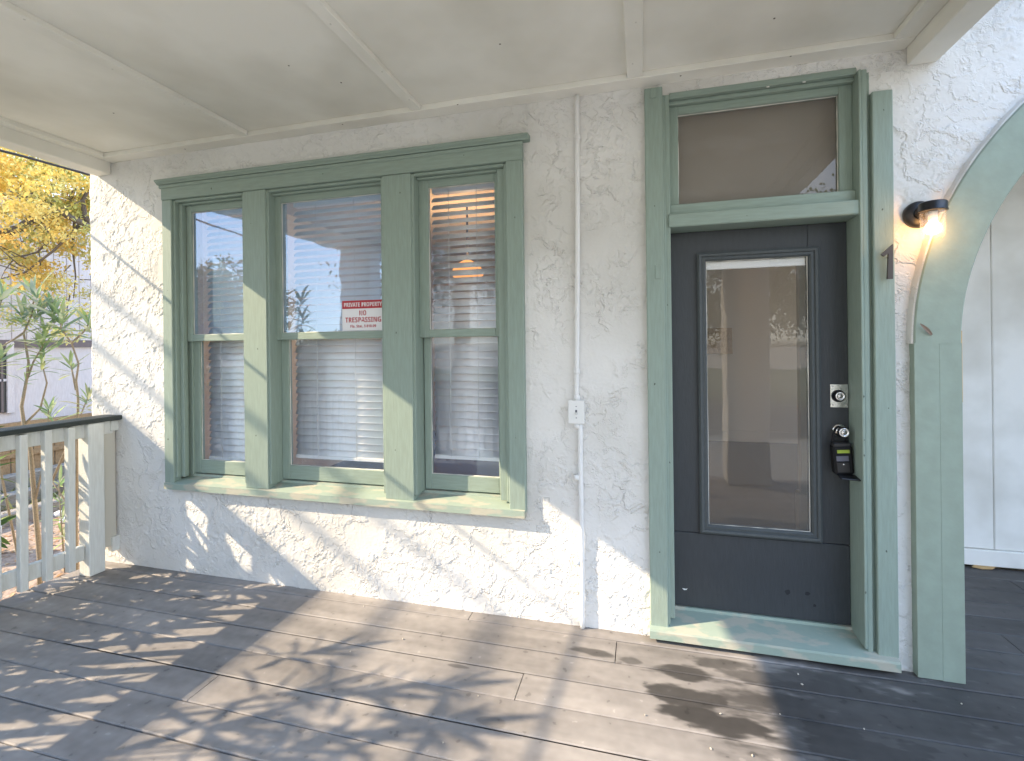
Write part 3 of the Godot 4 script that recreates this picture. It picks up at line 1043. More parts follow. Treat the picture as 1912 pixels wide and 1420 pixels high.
# ---------------------------------------------------------------- porch roof
func make_porch_roof() -> void:
	var p := thing("porch_roof", "cream boarded porch ceiling with battens and perimeter beams", "porch roof")
	var xs := [-3.60, -2.385, -1.209, -0.019, 1.17]
	for i in 4:
		bx("ceiling_panel", xs[i] + 0.001, xs[i + 1] - 0.001, 2.857, 2.872, 0.004, 2.85, M.cream, p, 0.001)
	for x in [[-2.420, -2.352], [-1.240, -1.178], [-0.057, 0.019]]:
		bx("batten", x[0], x[1], 2.830, 2.8585, 0.099, 2.78, M.cream, p, 0.003)
	bx("trim", -3.61, 1.172, 2.826, 2.8575, 0.0, 0.097, M.cream, p, 0.003)
	bx("trim", -3.61, 1.172, 2.826, 2.8575, 2.78, 2.85, M.cream, p, 0.003)
	bx("trim", -3.613, -3.548, 2.827, 2.858, 0.098, 2.78, M.cream, p, 0.003)
	bx("trim", 1.085, 1.173, 2.827, 2.858, 0.098, 2.78, M.cream, p, 0.003)
	bx("beam", -3.745, -3.614, 2.745, 2.99, 0.003, 3.03, M.cream, p, 0.005)
	bx("beam", 1.174, 1.290, 2.749, 2.99, 0.003, 3.03, M.cream, p, 0.005)
	bx("beam", -3.613, 1.173, 2.745, 2.99, 2.85, 3.03, M.cream, p, 0.005)
	# low roof over it
	var st := begin()
	along_x(st, [Vector2(0.01, 2.992), Vector2(3.4, 2.992), Vector2(3.4, 3.06), Vector2(0.01, 3.55)], -3.95, 1.36)
	obj("roof_deck", st, M.roof, p)
	# nail heads and fly specks on the boards
	st = begin()
	lathe(st, [Vector2(0, 0.0), Vector2(0.0045, 0.0), Vector2(0.004, -0.0012), Vector2(0, -0.0016)], Transform3D.IDENTITY, 8)
	var nail := finish(st)
	for q in [[-0.96, 0.10], [0.68, 0.09], [-2.9, 0.05], [0.2, 0.06], [-1.7, 0.07]]:
		inst("nail_head", nail, M.bark, p).position = Vector3(q[0], 2.826, q[1])
	for x in [-2.386, -1.209, -0.019]:
		for i in 5:
			inst("nail_head", nail, M.putty, p).position = Vector3(x + rng.randf_range(-0.02, 0.02), 2.830, 0.2 + 0.33 * i + rng.randf_range(-0.04, 0.04))
	for q in [[-1.62, 0.62], [-1.47, 0.42], [0.55, 0.35], [-0.6, 0.5], [-2.9, 0.5]]:
		inst("nail_head", nail, M.bark, p).position = Vector3(q[0], 2.857, q[1])
	# two corner columns at the front
	for x in [-3.72, 0.86]:
		bx("column", x, x + 0.42, 0.012, 2.744, 2.72, 3.02, M.stucco, p, 0.01)

# ---------------------------------------------------------------- railings
func make_railings() -> void:
	var r := thing("side_railing", "pale railing with charcoal handrail at the open left end of the porch", "railing")
	bx("handrail", -3.700, -3.540, 1.016, 1.047, -0.028, 2.70, M.charcoal, r, 0.004)
	bx("top_rail", -3.625, -3.588, 0.922, 1.014, 0.03, 2.70, M.rail, r)
	bx("bottom_rail", -3.628, -3.590, 0.112, 0.208, 0.216, 2.70, M.rail, r)
	bx("post", -3.645, -3.548, 0.002, 1.014, 0.116, 0.214, M.rail, r, 0.004)
	bx("ledger", -3.660, -3.592, 0.14, 0.985, 0.012, 0.114, mat(lin(0.60, 0.565, 0.48), 0.7), r)
	bx("ledger_block", -3.625, -3.575, 0.10, 0.20, -0.005, 0.05, M.rail, r)
	bx("ledger_block", -3.625, -3.575, 0.94, 1.01, -0.005, 0.05, M.rail, r)
	var st := begin()
	box(st, Vector3(-0.020, 0, -0.020), Vector3(0.020, 0.928, 0.020), 0.003)
	var bm := finish(st)
	for i in 19:
		var b := inst("baluster", bm, M.rail, r)
		b.position = Vector3(-3.567, 0.085 + rng.randf_range(-0.006, 0.006), 0.315 + 0.125 * i)
		b.rotation = Vector3(rng.randf_range(-0.005, 0.005), rng.randf_range(-0.03, 0.03), rng.randf_range(-0.002, 0.002))
	# the railing along the front, behind the viewer: it shows in the glass
	var f := thing("front_railing", "white railing along the front edge of the porch, mirrored in the windows", "railing")
	for seg in [[-3.30, -1.0]]:
		bx("handrail", seg[0], seg[1], 1.016, 1.047, 2.80, 2.96, M.charcoal, f, 0.004)
		bx("top_rail", seg[0], seg[1], 0.922, 1.014, 2.86, 2.90, M.white, f)
		bx("bottom_rail", seg[0], seg[1], 0.112, 0.208, 2.86, 2.90, M.white, f)
		bx("post", seg[1], seg[1] + 0.1, 0.002, 1.10, 2.83, 2.93, M.white, f)
		for i in 18:
			var b2 := inst("baluster", bm, M.white, f)
			b2.position = Vector3(seg[0] + 0.07 + 0.125 * i, 0.085, 2.84)

# ---------------------------------------------------------------- things on the wall
func make_wall_things() -> void:
	# conduit with switch
	var c := thing("conduit", "thin white painted conduit running down the stucco from ceiling to deck", "conduit", Vector3(-0.318, 0, 0))
	var pts := []
	var rad := []
	for i in 25:
		var y := 0.004 + (1.086 - 0.004) * i / 24.0
		pts.append(Vector3(-0.318 - 0.026 + 0.004 * y + 0.0025 * sin(y * 5.0) + 0.022, y, 0.020))
		rad.append(0.0125)
	var st := begin(true)
	tube(st, pts, rad, 12)
	var o := obj("lower_pipe", st, M.white, c)
	o.position.x = 0.318
	pts = []
	rad = []
	for i in 33:
		var y2 := 1.21 + (2.822 - 1.21) * i / 32.0
		pts.append(Vector3(-0.336 + 0.022 * (y2 - 1.2) / 1.6 + 0.002 * sin(y2 * 4.0), y2, 0.020))
		rad.append(0.0125)
	st = begin(true)
	tube(st, pts, rad, 12)
	o = obj("upper_pipe", st, M.white, c)
	o.position.x = 0.318
	st = begin(true)
	for p in [[-0.336, 1.222], [-0.334, 1.36], [-0.317, 2.60], [-0.338, 1.074], [-0.342, 0.80], [-0.344, 0.35]]:
		tube(st, [Vector3(p[0], p[1] - 0.013, 0.020), Vector3(p[0], p[1] + 0.013, 0.020)], [0.016, 0.016], 12)
	o = obj("coupling", st, M.white, c)
	o.position.x = 0.318
	var s := thing("light_switch", "white surface mounted switch box in the run of the conduit", "switch", Vector3(-0.338, 1.148, 0))
	bx("box", -0.040, 0.040, -0.060, 0.060, 0.0, 0.036, M.plastic, s, 0.003)
	bx("cover_plate", -0.0415, 0.0415, -0.0615, 0.0615, 0.0365, 0.042, M.plastic, s, 0.002)
	st = begin()
	box(st, Vector3(-0.005, -0.012, 0), Vector3(0.005, 0.012, 0.002), 0.0005, Transform3D(Basis.IDENTITY, Vector3(0, 0, 0.0415)))
	obj("toggle_slot", st, M.grey_label, s)
	st = begin()
	box(st, Vector3(-0.0035, -0.004, 0), Vector3(0.0035, 0.004, 0.012), 0.001, Transform3D(Basis(Vector3.RIGHT, 0.5), Vector3(0, -0.003, 0.042)))
	obj("toggle", st, M.plastic, s)
	for y in [-0.030, 0.030]:
		st = begin(true)
		lathe(st, [Vector2(0.003, 0), Vector2(0.0025, 0.001), Vector2(0, 0.0014)], Transform3D(Basis(Vector3.RIGHT, PI / 2), Vector3(0, y, 0.042)), 10)
		obj("screw", st, M.grey_label, s)

	# jelly-jar wall lamp
	var l := thing("wall_lamp", "black wall lamp with clear glass jar and glowing bulb beside the arch", "wall lamp", Vector3(1.210, 2.070, 0.004))
	st = begin(true)
	lathe(st, [Vector2(0.0, 0.0), Vector2(0.060, 0.0), Vector2(0.060, 0.014), Vector2(0.054, 0.024), Vector2(0.040, 0.030), Vector2(0.030, 0.034), Vector2(0, 0.036)], Transform3D(Basis(Vector3.RIGHT, PI / 2), Vector3.ZERO), 32)
	obj("base", st, M.black, l)
	st = begin(true)
	var body := PackedVector2Array()
	tube(st, [Vector3(0, -0.004, 0.030), Vector3(0, 0.004, 0.045), Vector3(0.002, 0.009, 0.062), Vector3(0.003, 0.010, 0.085)], [0.032, 0.030, 0.027, 0.024], 16)
	obj("arm", st, M.black, l)
	var top := Transform3D(Basis.IDENTITY, Vector3(0.006, -0.008, 0.105))
	st = begin(true)
	lathe(st, [Vector2(0, 0.036), Vector2(0.046, 0.036), Vector2(0.049, 0.033), Vector2(0.050, 0.030), Vector2(0.050, 0.002), Vector2(0.052, 0.0), Vector2(0.052, -0.003), Vector2(0.044, -0.003), Vector2(0.0, -0.002)], top, 32)
	obj("cap", st, M.black, l)
	st = begin(true)
	var prof := [Vector2(0.040, -0.004)]
	for i in 12:
		var y3 := -0.010 - i * 0.0085
		prof.append(Vector2(0.0475 - 0.0006 * i, y3))
		prof.append(Vector2(0.0455 - 0.0006 * i, y3 - 0.004))
	prof.append(Vector2(0.036, -0.118))
	prof.append(Vector2(0.0, -0.122))
	lathe(st, prof, top, 32)
	obj("glass_jar", st, M.jar, l)
	st = begin(true)
	lathe(st, [Vector2(0.0, -0.002), Vector2(0.017, -0.003), Vector2(0.017, -0.040), Vector2(0, -0.041)], top, 20)
	obj("socket", st, M.plastic, l)
	st = begin(true)
	var bp := [Vector2(0.0, -0.038), Vector2(0.013, -0.040), Vector2(0.018, -0.050), Vector2(0.027, -0.062), Vector2(0.031, -0.075), Vector2(0.029, -0.088), Vector2(0.021, -0.099), Vector2(0.010, -0.104), Vector2(0, -0.105)]
	lathe(st, bp, top, 24)
	obj("bulb", st, M.bulb, l)
	var om := OmniLight3D.new()
	om.light_color = Color(1.0, 0.72, 0.42)
	om.light_energy = 0.014
	om.light_size = 0.02
	om.omni_range = 8.0
	om.omni_attenuation = 2.0
	om.shadow_enabled = true
	om.position = Vector3(0.006, -0.083, 0.105)
	put(om, "lamp_light", l)

	# house number
	var n := thing("house_number", "dark metal numeral 1 standing off the right door casing", "house number", Vector3(1.064, 1.78, 0.036))
	st = begin()
	slab(st, PackedVector2Array([Vector2(0.0, 0.0), Vector2(0.0205, 0.0), Vector2(0.0225, 0.156), Vector2(-0.0225, 0.112), Vector2(-0.012, 0.103), Vector2(0.005, 0.114)]), 0.020, 0.032)
	var num := obj("numeral", st, M.number, n)
	for y in [0.012, 0.10]:
		st = begin(true)
		tube(st, [Vector3(0.010, y, 0.0), Vector3(0.010, y, 0.021)], [0.0016, 0.0016], 8)
		obj("standoff", st, M.number, n)

	# key box hanging from the knob
	var k := thing("key_box", "open black key lock box hanging from the door knob", "lock box", Vector3(0.926, 0.945, -0.072))
	k.rotation.z = 0.07
	k.scale = Vector3(1.12, 1.12, 1.12)
	st = begin()
	box(st, Vector3(-0.036, -0.072, -0.030), Vector3(0.036, 0.055, 0.018), 0.008)
	obj("case", st, M.rubber, k)
	st = begin(true)
	var sp := []
	for i in 13:
		var a := PI * i / 12.0
		sp.append(Vector3(0.027 * cos(a), 0.05 + 0.080 * sin(a), -0.012))
	var sr := []
	sr.resize(13)
	sr.fill(0.0055)
	tube(st, sp, sr, 8)
	obj("shackle", st, M.rubber, k)
	bx("collar", -0.034, 0.034, 0.046, 0.066, -0.022, 0.016, M.black, k, 0.005)
	bx("display", -0.023, 0.024, 0.022, 0.036, 0.017, 0.0195, M.lcd, k, 0.0008)
	bx("front_label", -0.028, 0.018, -0.012, 0.010, 0.017, 0.0192, M.grey_label, k, 0.0008)
	bx("key_plate", -0.028, 0.018, -0.060, -0.018, 0.017, 0.0192, M.black, k, 0.0008)
	st = begin(true)
	lathe(st, [Vector2(0.0045, 0), Vector2(0.004, 0.003), Vector2(0, 0.004)], Transform3D(Basis(Vector3.RIGHT, PI / 2), Vector3(-0.003, -0.026, 0.019)), 12)
	obj("key_cylinder", st, M.chrome, k)
	st = begin()
	box(st, Vector3(-0.036, -0.004, 0.0), Vector3(0.040, 0.002, 0.060), 0.002, Transform3D(Basis(Vector3.BACK, -0.10) * Basis(Vector3.RIGHT, 0.12), Vector3(0.004, -0.070, 0.010)))
	obj("flap", st, M.black, k)

	# no trespassing sign behind the middle upper pane
	var g := thing("window_sign", "red and white private property no trespassing sign stuck to the middle upper window pane", "sign", Vector3(-1.655, 1.701, -0.0545))
	bx("sheet", -0.146, 0.143, -0.094, 0.092, -0.0008, 0.0, M.paper, g, 0.0002)
	bx("red_band", -0.1455, 0.1425, 0.041, 0.0915, 0.0001, 0.0006, M.red, g, 0.0001)
	words(g, "PRIVATE PROPERTY", Vector3(-0.001, 0.066, 0.0007), 0.262, 0.026, M.paper)
	words(g, "NO", Vector3(-0.002, 0.014, 0.0002), 0.048, 0.031, M.red)
	words(g, "TRESPASSING", Vector3(0.0, -0.028, 0.0002), 0.248, 0.032, M.red)
	words(g, "Fla. Stat. § 810.09", Vector3(0.0, -0.067, 0.0002), 0.178, 0.018, M.red)
	st = begin()
	for q in [[0.0, 0.072, 0.012, 0.010], [-0.004, 0.06, 0.008, 0.012], [-0.014, 0.018, 0.007, 0.010], [-0.009, 0.007, 0.009, 0.009], [-0.004, -0.022, 0.008, 0.010], [-0.006, -0.045, 0.013, 0.018], [-0.006, -0.066, 0.010, 0.014]]:
		var poly := PackedVector2Array()
		for i in 9:
			var a2 := TAU * i / 9.0
			poly.append(Vector2(q[0] + cos(a2) * q[2] * 0.55 * rng.randf_range(0.55, 1.1), q[1] + sin(a2) * q[3] * 0.55 * rng.randf_range(0.55, 1.1)))
		slab(st, poly, 0.0010, 0.0014)
	obj("glare_patch", st, M.paper, g)  # glare painted in as white patches over the lettering

	# a withered leaf stuck on the arch
	st = begin()
	leaf_blade(st, 0.085, 0.016, 0.3, 0.3)
	var dl := obj("withered_leaf", st, M.dead_leaf)
	tag(dl, "curled brown leaf caught on the green pilaster below the lamp", "leaf")
	dl.transform = Transform3D(Basis(Vector3.BACK, 0.80) * Basis(Vector3.RIGHT, PI / 2), Vector3(1.186, 1.578, 0.064))
	# specks of fallen petals on the boards
	st = begin()
	lathe(st, [Vector2(0, -0.003), Vector2(0.006, -0.002), Vector2(0.007, 0.001), Vector2(0.003, 0.004), Vector2(0, 0.005)], Transform3D(Basis.IDENTITY, Vector3(0, 0.004, 0)), 6)
	var pm := finish(st)
	for i in 26:
		var o3 := inst("fallen_petal", pm, M.petal)
		tag(o3, "small pale petal lying on the dark deck boards", "petal", "pale petals scattered on the deck")
		var z := rng.randf_range(0.1, 1.1)
		o3.position = Vector3(rng.randf_range(-2.4, 1.3) if i > 12 else rng.randf_range(0.0, 1.4), 0.0, z)
		o3.rotation.y = rng.randf() * TAU
		o3.scale = Vector3(rng.randf_range(0.3, 1.0), rng.randf_range(0.5, 1.0), rng.randf_range(0.25, 0.6))
	st = begin()
	var sc := PackedVector2Array([Vector2(0, 0), Vector2(0.05, -0.012), Vector2(0.11, -0.004), Vector2(0.14, 0.02), Vector2(0.07, 0.032), Vector2(0.02, 0.024)])
	slab(st, sc, 0, 0.003)
	var cb := obj("cardboard_scrap", st, M.bare_wood)
	tag(cb, "torn scrap of brown cardboard on the floor below the white panelling", "cardboard")
	cb.transform = Transform3D(Basis(Vector3.RIGHT, -1.25), Vector3(2.09, 0.004, -1.282))

func words(parent: Node, text: String, at: Vector3, width: float, height: float, m: Material) -> void:
	var t := TextMesh.new()
	var f := SystemFont.new()
	f.font_names = PackedStringArray(["Droid Sans"])
	f.font_weight = 700
	t.font = f
	t.text = text
	t.font_size = 64
	t.pixel_size = 0.01
	t.depth = 0.02
	t.horizontal_alignment = HORIZONTAL_ALIGNMENT_CENTER
	t.vertical_alignment = VERTICAL_ALIGNMENT_CENTER
	var o := inst("lettering", t, m, parent)
	var b := t.get_aabb()
	var k := Vector3(width / b.size.x, height / b.size.y, 0.03)
	o.scale = k
	o.position = at - Vector3(b.get_center().x * k.x, b.get_center().y * k.y, -0.0004)

# ---------------------------------------------------------------- blinds and pendant inside
func make_blinds() -> void:
	var st := begin(true)
	var n := 6
	for i in n:
		for e in [0]:
			var a := -0.025 + 0.05 * i / n
			var b := -0.025 + 0.05 * (i + 1) / n
			var ya := 0.004 - 6.4 * a * a
			var yb := 0.004 - 6.4 * b * b
			var t := 0.0028
			quad(st, Vector3(-0.5, ya, a), Vector3(0.5, ya, a), Vector3(0.5, yb, b), Vector3(-0.5, yb, b), Vector3.UP)
			quad(st, Vector3(-0.5, ya - t, a), Vector3(0.5, ya - t, a), Vector3(0.5, yb - t, b), Vector3(-0.5, yb - t, b), Vector3.DOWN)
			for x in [-0.5, 0.5]:
				quad(st, Vector3(x, ya, a), Vector3(x, yb, b), Vector3(x, yb - t, b), Vector3(x, ya - t, a), Vector3(signf(x), 0, 0))
	for a in [-0.025, 0.025]:
		quad(st, Vector3(-0.5, 0.0, a), Vector3(0.5, 0.0, a), Vector3(0.5, -0.0028, a), Vector3(-0.5, -0.0028, a), Vector3(0, 0, signf(a)))
	var mesh := finish(st)
	var spans := [[-2.955, -2.43, 0.735, "left"], [-2.235, -1.485, 0.775, "middle"], [-1.235, -0.765, 0.80, "right"]]
	for s in spans:
		var x0: float = s[0]
		var x1: float = s[1]
		var b := thing("window_blind", "white slatted blind hanging behind the %s light of the triple window" % s[3], "blind", Vector3((x0 + x1) / 2, 0, -0.175), "blinds behind the triple window")
		bx("head_rail", (x0 - x1) / 2, (x1 - x0) / 2, 2.44, 2.49, -0.025, 0.02, M.blind, b)
		var y := 2.405
		var i := 0
		while y > s[2] + 0.03:
			var o := inst("slat", mesh, M.blind, b)
			o.position = Vector3(rng.randf_range(-0.003, 0.003), y, 0)
			var tilt := lerpf(0.78, 1.08, smoothstep(2.1, 1.4, y)) + rng.randf_range(-0.03, 0.03)
			o.basis = Basis(Vector3.BACK, rng.randf_range(-0.003, 0.003) + (0.006 if y > 1.7 and s[3] == "middle" else 0.0)) * Basis(Vector3.RIGHT, tilt) * Basis.from_scale(Vector3(x1 - x0, 1, 1))
			y -= 0.0455
			i += 1
		bx("bottom_rail", (x0 - x1) / 2, (x1 - x0) / 2, y + 0.005, y + 0.028, -0.022, 0.022, M.blind, b)
		for fx in [0.24, 0.62]:
			st = begin(true)
			var xx: float = (x0 - x1) / 2 + (x1 - x0) * fx
			tube(st, [Vector3(xx, 2.45, 0.029), Vector3(xx + 0.002, 1.6, 0.031), Vector3(xx, y + 0.02, 0.029)], [0.0016, 0.0016, 0.0016], 6)
			obj("ladder_cord", st, M.cord, b)
	var l := thing("pendant_lamp", "orange glowing pendant lamp inside the room, seen between right blind slats", "pendant lamp", Vector3(-1.68, 2.27, -2.0))
	st = begin(true)
	lathe(st, [Vector2(0.04, 0.09), Vector2(0.10, 0.06), Vector2(0.15, 0.0), Vector2(0.16, -0.05), Vector2(0.13, -0.09), Vector2(0.0, -0.11)], Transform3D.IDENTITY, 24)
	obj("lamp_shade", st, M.shade, l)
	st = begin(true)
	tube(st, [Vector3(0, 0.09, 0), Vector3(0, 0.64, 0)], [0.01, 0.01], 8)
	obj("stem", st, M.rubber, l)
	var om := OmniLight3D.new()
	om.light_color = Color(1.0, 0.82, 0.62)
	om.light_energy = 0.45
	om.light_size = 0.08
	om.omni_range = 12.0
	om.omni_attenuation = 2.0
	om.shadow_enabled = true
	put(om, "pendant_light", l)

# ---------------------------------------------------------------- next door
func make_neighbour() -> void:
	var h := thing("neighbour_house", "pale pink boarded house next door with a dark band across its wall", "house")
	var k := 0
	var z := -14.0
	while z < -1.3:
		bx("siding_board", -10.2, -10.0, 1.69, 4.1, z + 0.004, z + 0.196, M.siding, h, 0.008)
		z += 0.2
	bx("lower_wall", -10.2, -10.005, 0.25, 1.56, -14.0, -1.2, M.siding, h)
	bx("band", -10.2, -9.97, 1.562, 1.688, -14.0, -1.2, M.band, h)
	bx("base_wall", -10.2, -10.01, -0.6, 0.25, -14.0, -1.2, M.timber, h)
	bx("gable_wall", -18.0, -10.2, -0.6, 4.1, -1.4, -1.2, M.siding, h)
	bx("back_wall", -18.0, -10.2, -0.6, 4.1, -14.0, -13.8, M.siding, h)
	bx("roof", -18.3, -9.9, 4.1, 4.2, -14.3, -1.0, M.roof, h)
	var w := bx("window_frame", -10.02, -9.94, 0.50, 1.66, -2.995, -2.905, M.siding, h)
	bx("window_frame", -10.02, -9.94, 0.50, 1.66, -1.9, -1.82, M.siding, h)
	bx("window_pane", -10.02, -9.97, 0.52, 1.58, -2.905, -1.9, M.dark_pane, h)
	bx("window_bar", -10.0, -9.955, 0.52, 1.58, -2.86, -2.83, M.band, h)
	bx("window_bar", -10.0, -9.955, 1.02, 1.06, -2.905, -1.9, M.siding, h)
	var f := thing("low_fence", "low brown board fence along the foot of the pale house", "fence", Vector3(-9.4, 0, 0))
	z = -8.0
	while z < 2.5:
		bx("picket", -0.02, 0.0, -0.55, rng.randf_range(0.02, 0.04), z + 0.006, z + 0.139, M.fence, f)
		z += 0.145
	bx("cap_board", -0.07, 0.05, 0.30, 0.40, -8.0, 2.5, M.fence, f)
	bx("rail", -0.035, 0.03, 0.04, 0.16, -8.0, 2.5, M.fence, f)
	bx("rail", 0.002, 0.035, -0.14, -0.06, -8.0, 2.5, M.fence, f)
	for i in 8:
		bx("fence_post", -0.09, -0.02, -0.6, 0.30, -7.9 + i * 1.45, -7.8 + i * 1.45, M.fence, f)

func make_garden() -> void:
	var gs := begin()
	quad(gs, Vector3(-10, -0.595, -13), Vector3(-3.9, -0.595, -13), Vector3(-3.9, -0.595, 3.5), Vector3(-10, -0.595, 3.5), Vector3.UP)
	obj("side_yard", gs, M.litter).set_meta("kind", "structure")
	# landscape timbers in steps
	var names := ["farthest grey landscape timber at the foot of the brown fence", "middle grey landscape timber between two strips of plants", "nearest grey landscape timber beside the leaf-strewn ground"]
	var at := [[-8.95, -0.50, 0.30], [-8.15, -0.52, 0.22], [-7.45, -0.55, 0.16]]
	for i in 3:
		var t := bx("landscape_timber", at[i][0] - 0.09, at[i][0] + 0.09, -0.62, -0.6 + at[i][2], -7.0, 2.0, M.timber, self, 0.02)
		tag(t, names[i], "timber", "grey landscape timbers")
	# fallen leaves and low plants: nobody could count them
	var st := begin()
	leaf_blade(st, 0.07, 0.028, 0.2, 0.2)
	var lm := finish(st)
	var tr := []
	var co := []
	for i in 3600:
		var p := Vector3(rng.randf_range(-8.8, -3.9), -0.585, rng.randf_range(-5.0, 2.0))
		tr.append(Transform3D(Basis(Vector3.UP, rng.randf() * TAU) * Basis(Vector3.RIGHT, rng.randf_range(-0.4, 0.4)), p))
		co.append([Color(0.42, 0.25, 0.12), Color(0.5, 0.36, 0.2), Color(0.36, 0.2, 0.12), Color(0.55, 0.42, 0.28)][rng.randi() % 4])
	var fl := multi("fallen_leaves", lm, tr, co, self)
	fl.set_meta("label", "brown fallen leaves covering the yard beyond the railing")
	fl.set_meta("category", "leaves")
	st = begin()
	leaf_blade(st, 0.28, 0.022, 0.5, 0.25)
	var gm := finish(st)
	tr = []
	co = []
	for i in 900:
		var row := rng.randi() % 2
		var p2 := Vector3([-8.55, -7.8][row] + rng.randf_range(-0.28, 0.28), -0.59, rng.randf_range(-5.0, 1.5))
		tr.append(Transform3D(Basis(Vector3.UP, rng.randf() * TAU) * Basis(Vector3.RIGHT, rng.randf_range(-1.3, -0.4)), p2))
		co.append(Color(0.10, 0.15, 0.05).lerp(Color(0.28, 0.26, 0.09), rng.randf()))
	var gp := multi("ground_cover", gm, tr, co, self)
	gp.set_meta("label", "low green strap-leaved plants between the grey timbers")
	gp.set_meta("category", "plants")
	for i in 9:
		st = begin(true)
		var r := rng.randf_range(0.05, 0.09)
		lathe(st, [Vector2(0, -r * 0.5), Vector2(r, -r * 0.2), Vector2(r * 0.9, r * 0.35), Vector2(r * 0.4, r * 0.6), Vector2(0, r * 0.62)], Transform3D(Basis(Vector3.UP, rng.randf()) * Basis.from_scale(Vector3(1, 1, rng.randf_range(0.6, 1.2))), Vector3.ZERO), 7)
		var s := obj("white_stone", st, M.stone)
		s.position = Vector3(rng.randf_range(-7.2, -6.3), -0.57, rng.randf_range(-2.5, -1.6))
		tag(s, "small white stone lying on the leaf-strewn ground beside the timbers", "stone", "white stones in the yard")
	# bin with a bag
	var b := thing("garden_bin", "blue bin with pale rim and grey bag on the ground outside the railing", "bin", Vector3(-6.55, -0.6, -0.72))
	st = begin(true)
	lathe(st, [Vector2(0.0, 0.0), Vector2(0.17, 0.0), Vector2(0.20, 0.22)], Transform3D.IDENTITY, 24)
	obj("tub", st, M.bin, b)
	st = begin(true)
	lathe(st, [Vector2(0.195, 0.215), Vector2(0.215, 0.22), Vector2(0.215, 0.30), Vector2(0.195, 0.31)], Transform3D.IDENTITY, 24)
	obj("rim", st, M.plastic, b)
	st = begin(true)
	lathe(st, [Vector2(0.20, 0.30), Vector2(0.19, 0.36), Vector2(0.13, 0.43), Vector2(0.05, 0.455), Vector2(0, 0.46)], Transform3D.IDENTITY, 16)
	obj("bag", st, M.bag, b)
	oleander()
	tall_oleanders()
	golden_tree()

# a narrow blade along +z, folded on its midrib and drooping towards the tip
func leaf_blade(st: SurfaceTool, length: float, width: float, droop: float, fold: float) -> void:
	var n := 6
	var prev := []
	for i in n + 1:
		var t := i / float(n)
		var w := width * 0.5 * pow(sin(PI * clampf(t * 0.93 + 0.05, 0, 1)), 0.8)
		var c := Vector3(0, -droop * length * t * t, length * t)
		var cur := [c + Vector3(-w, w * fold, 0), c, c + Vector3(w, w * fold, 0)]
		if i > 0:
			quad(st, prev[0], prev[1], cur[1], cur[0], Vector3.UP)
			quad(st, prev[1], prev[2], cur[2], cur[1], Vector3.UP)
		prev = cur

func multi(called: String, mesh: Mesh, tr: Array, co: Array, parent: Node) -> MultiMeshInstance3D:
	var mm := MultiMesh.new()
	mm.transform_format = MultiMesh.TRANSFORM_3D
	mm.use_colors = true
	mm.mesh = mesh
	mm.instance_count = tr.size()
	for i in tr.size():
		mm.set_instance_transform(i, tr[i])
		mm.set_instance_color(i, co[i])
	var o := MultiMeshInstance3D.new()
	o.multimesh = mm
	o.material_override = M.tinted
	put(o, called, parent)
	o.set_meta("kind", "stuff")
	return o

var blades := []

func whorl(p: Node, at: Vector3, axis: Vector3, n: int, size: float) -> void:
	var side := axis.cross(Vector3(0.3, 0.1, 1)).normalized()
	n = int(n * 1.18)
	for i in n:
		var a := i * 2.4 + rng.randf_range(-0.3, 0.3)
		var open := lerpf(0.35, 1.75, i / float(n)) + rng.randf_range(-0.15, 0.15)
		var out := side.rotated(axis, a)
		var dir := (axis * cos(open) + out * sin(open)).normalized()
		var up := (axis - dir * axis.dot(dir))
		if up.length() < 0.05:
			up = Vector3.UP - dir * dir.y
		up = up.normalized()
		var o := inst("leaf", blades[rng.randi() % blades.size()], [M.leaf_a, M.leaf_a, M.leaf_b, M.leaf_b, M.leaf_c][rng.randi() % 5], p)
		var k := size * rng.randf_range(0.9, 1.4)
		o.transform = Transform3D(Basis(up.cross(dir), up, dir) * Basis.from_scale(Vector3(k, k, k)), at - axis * 0.012 * i * 0.6)

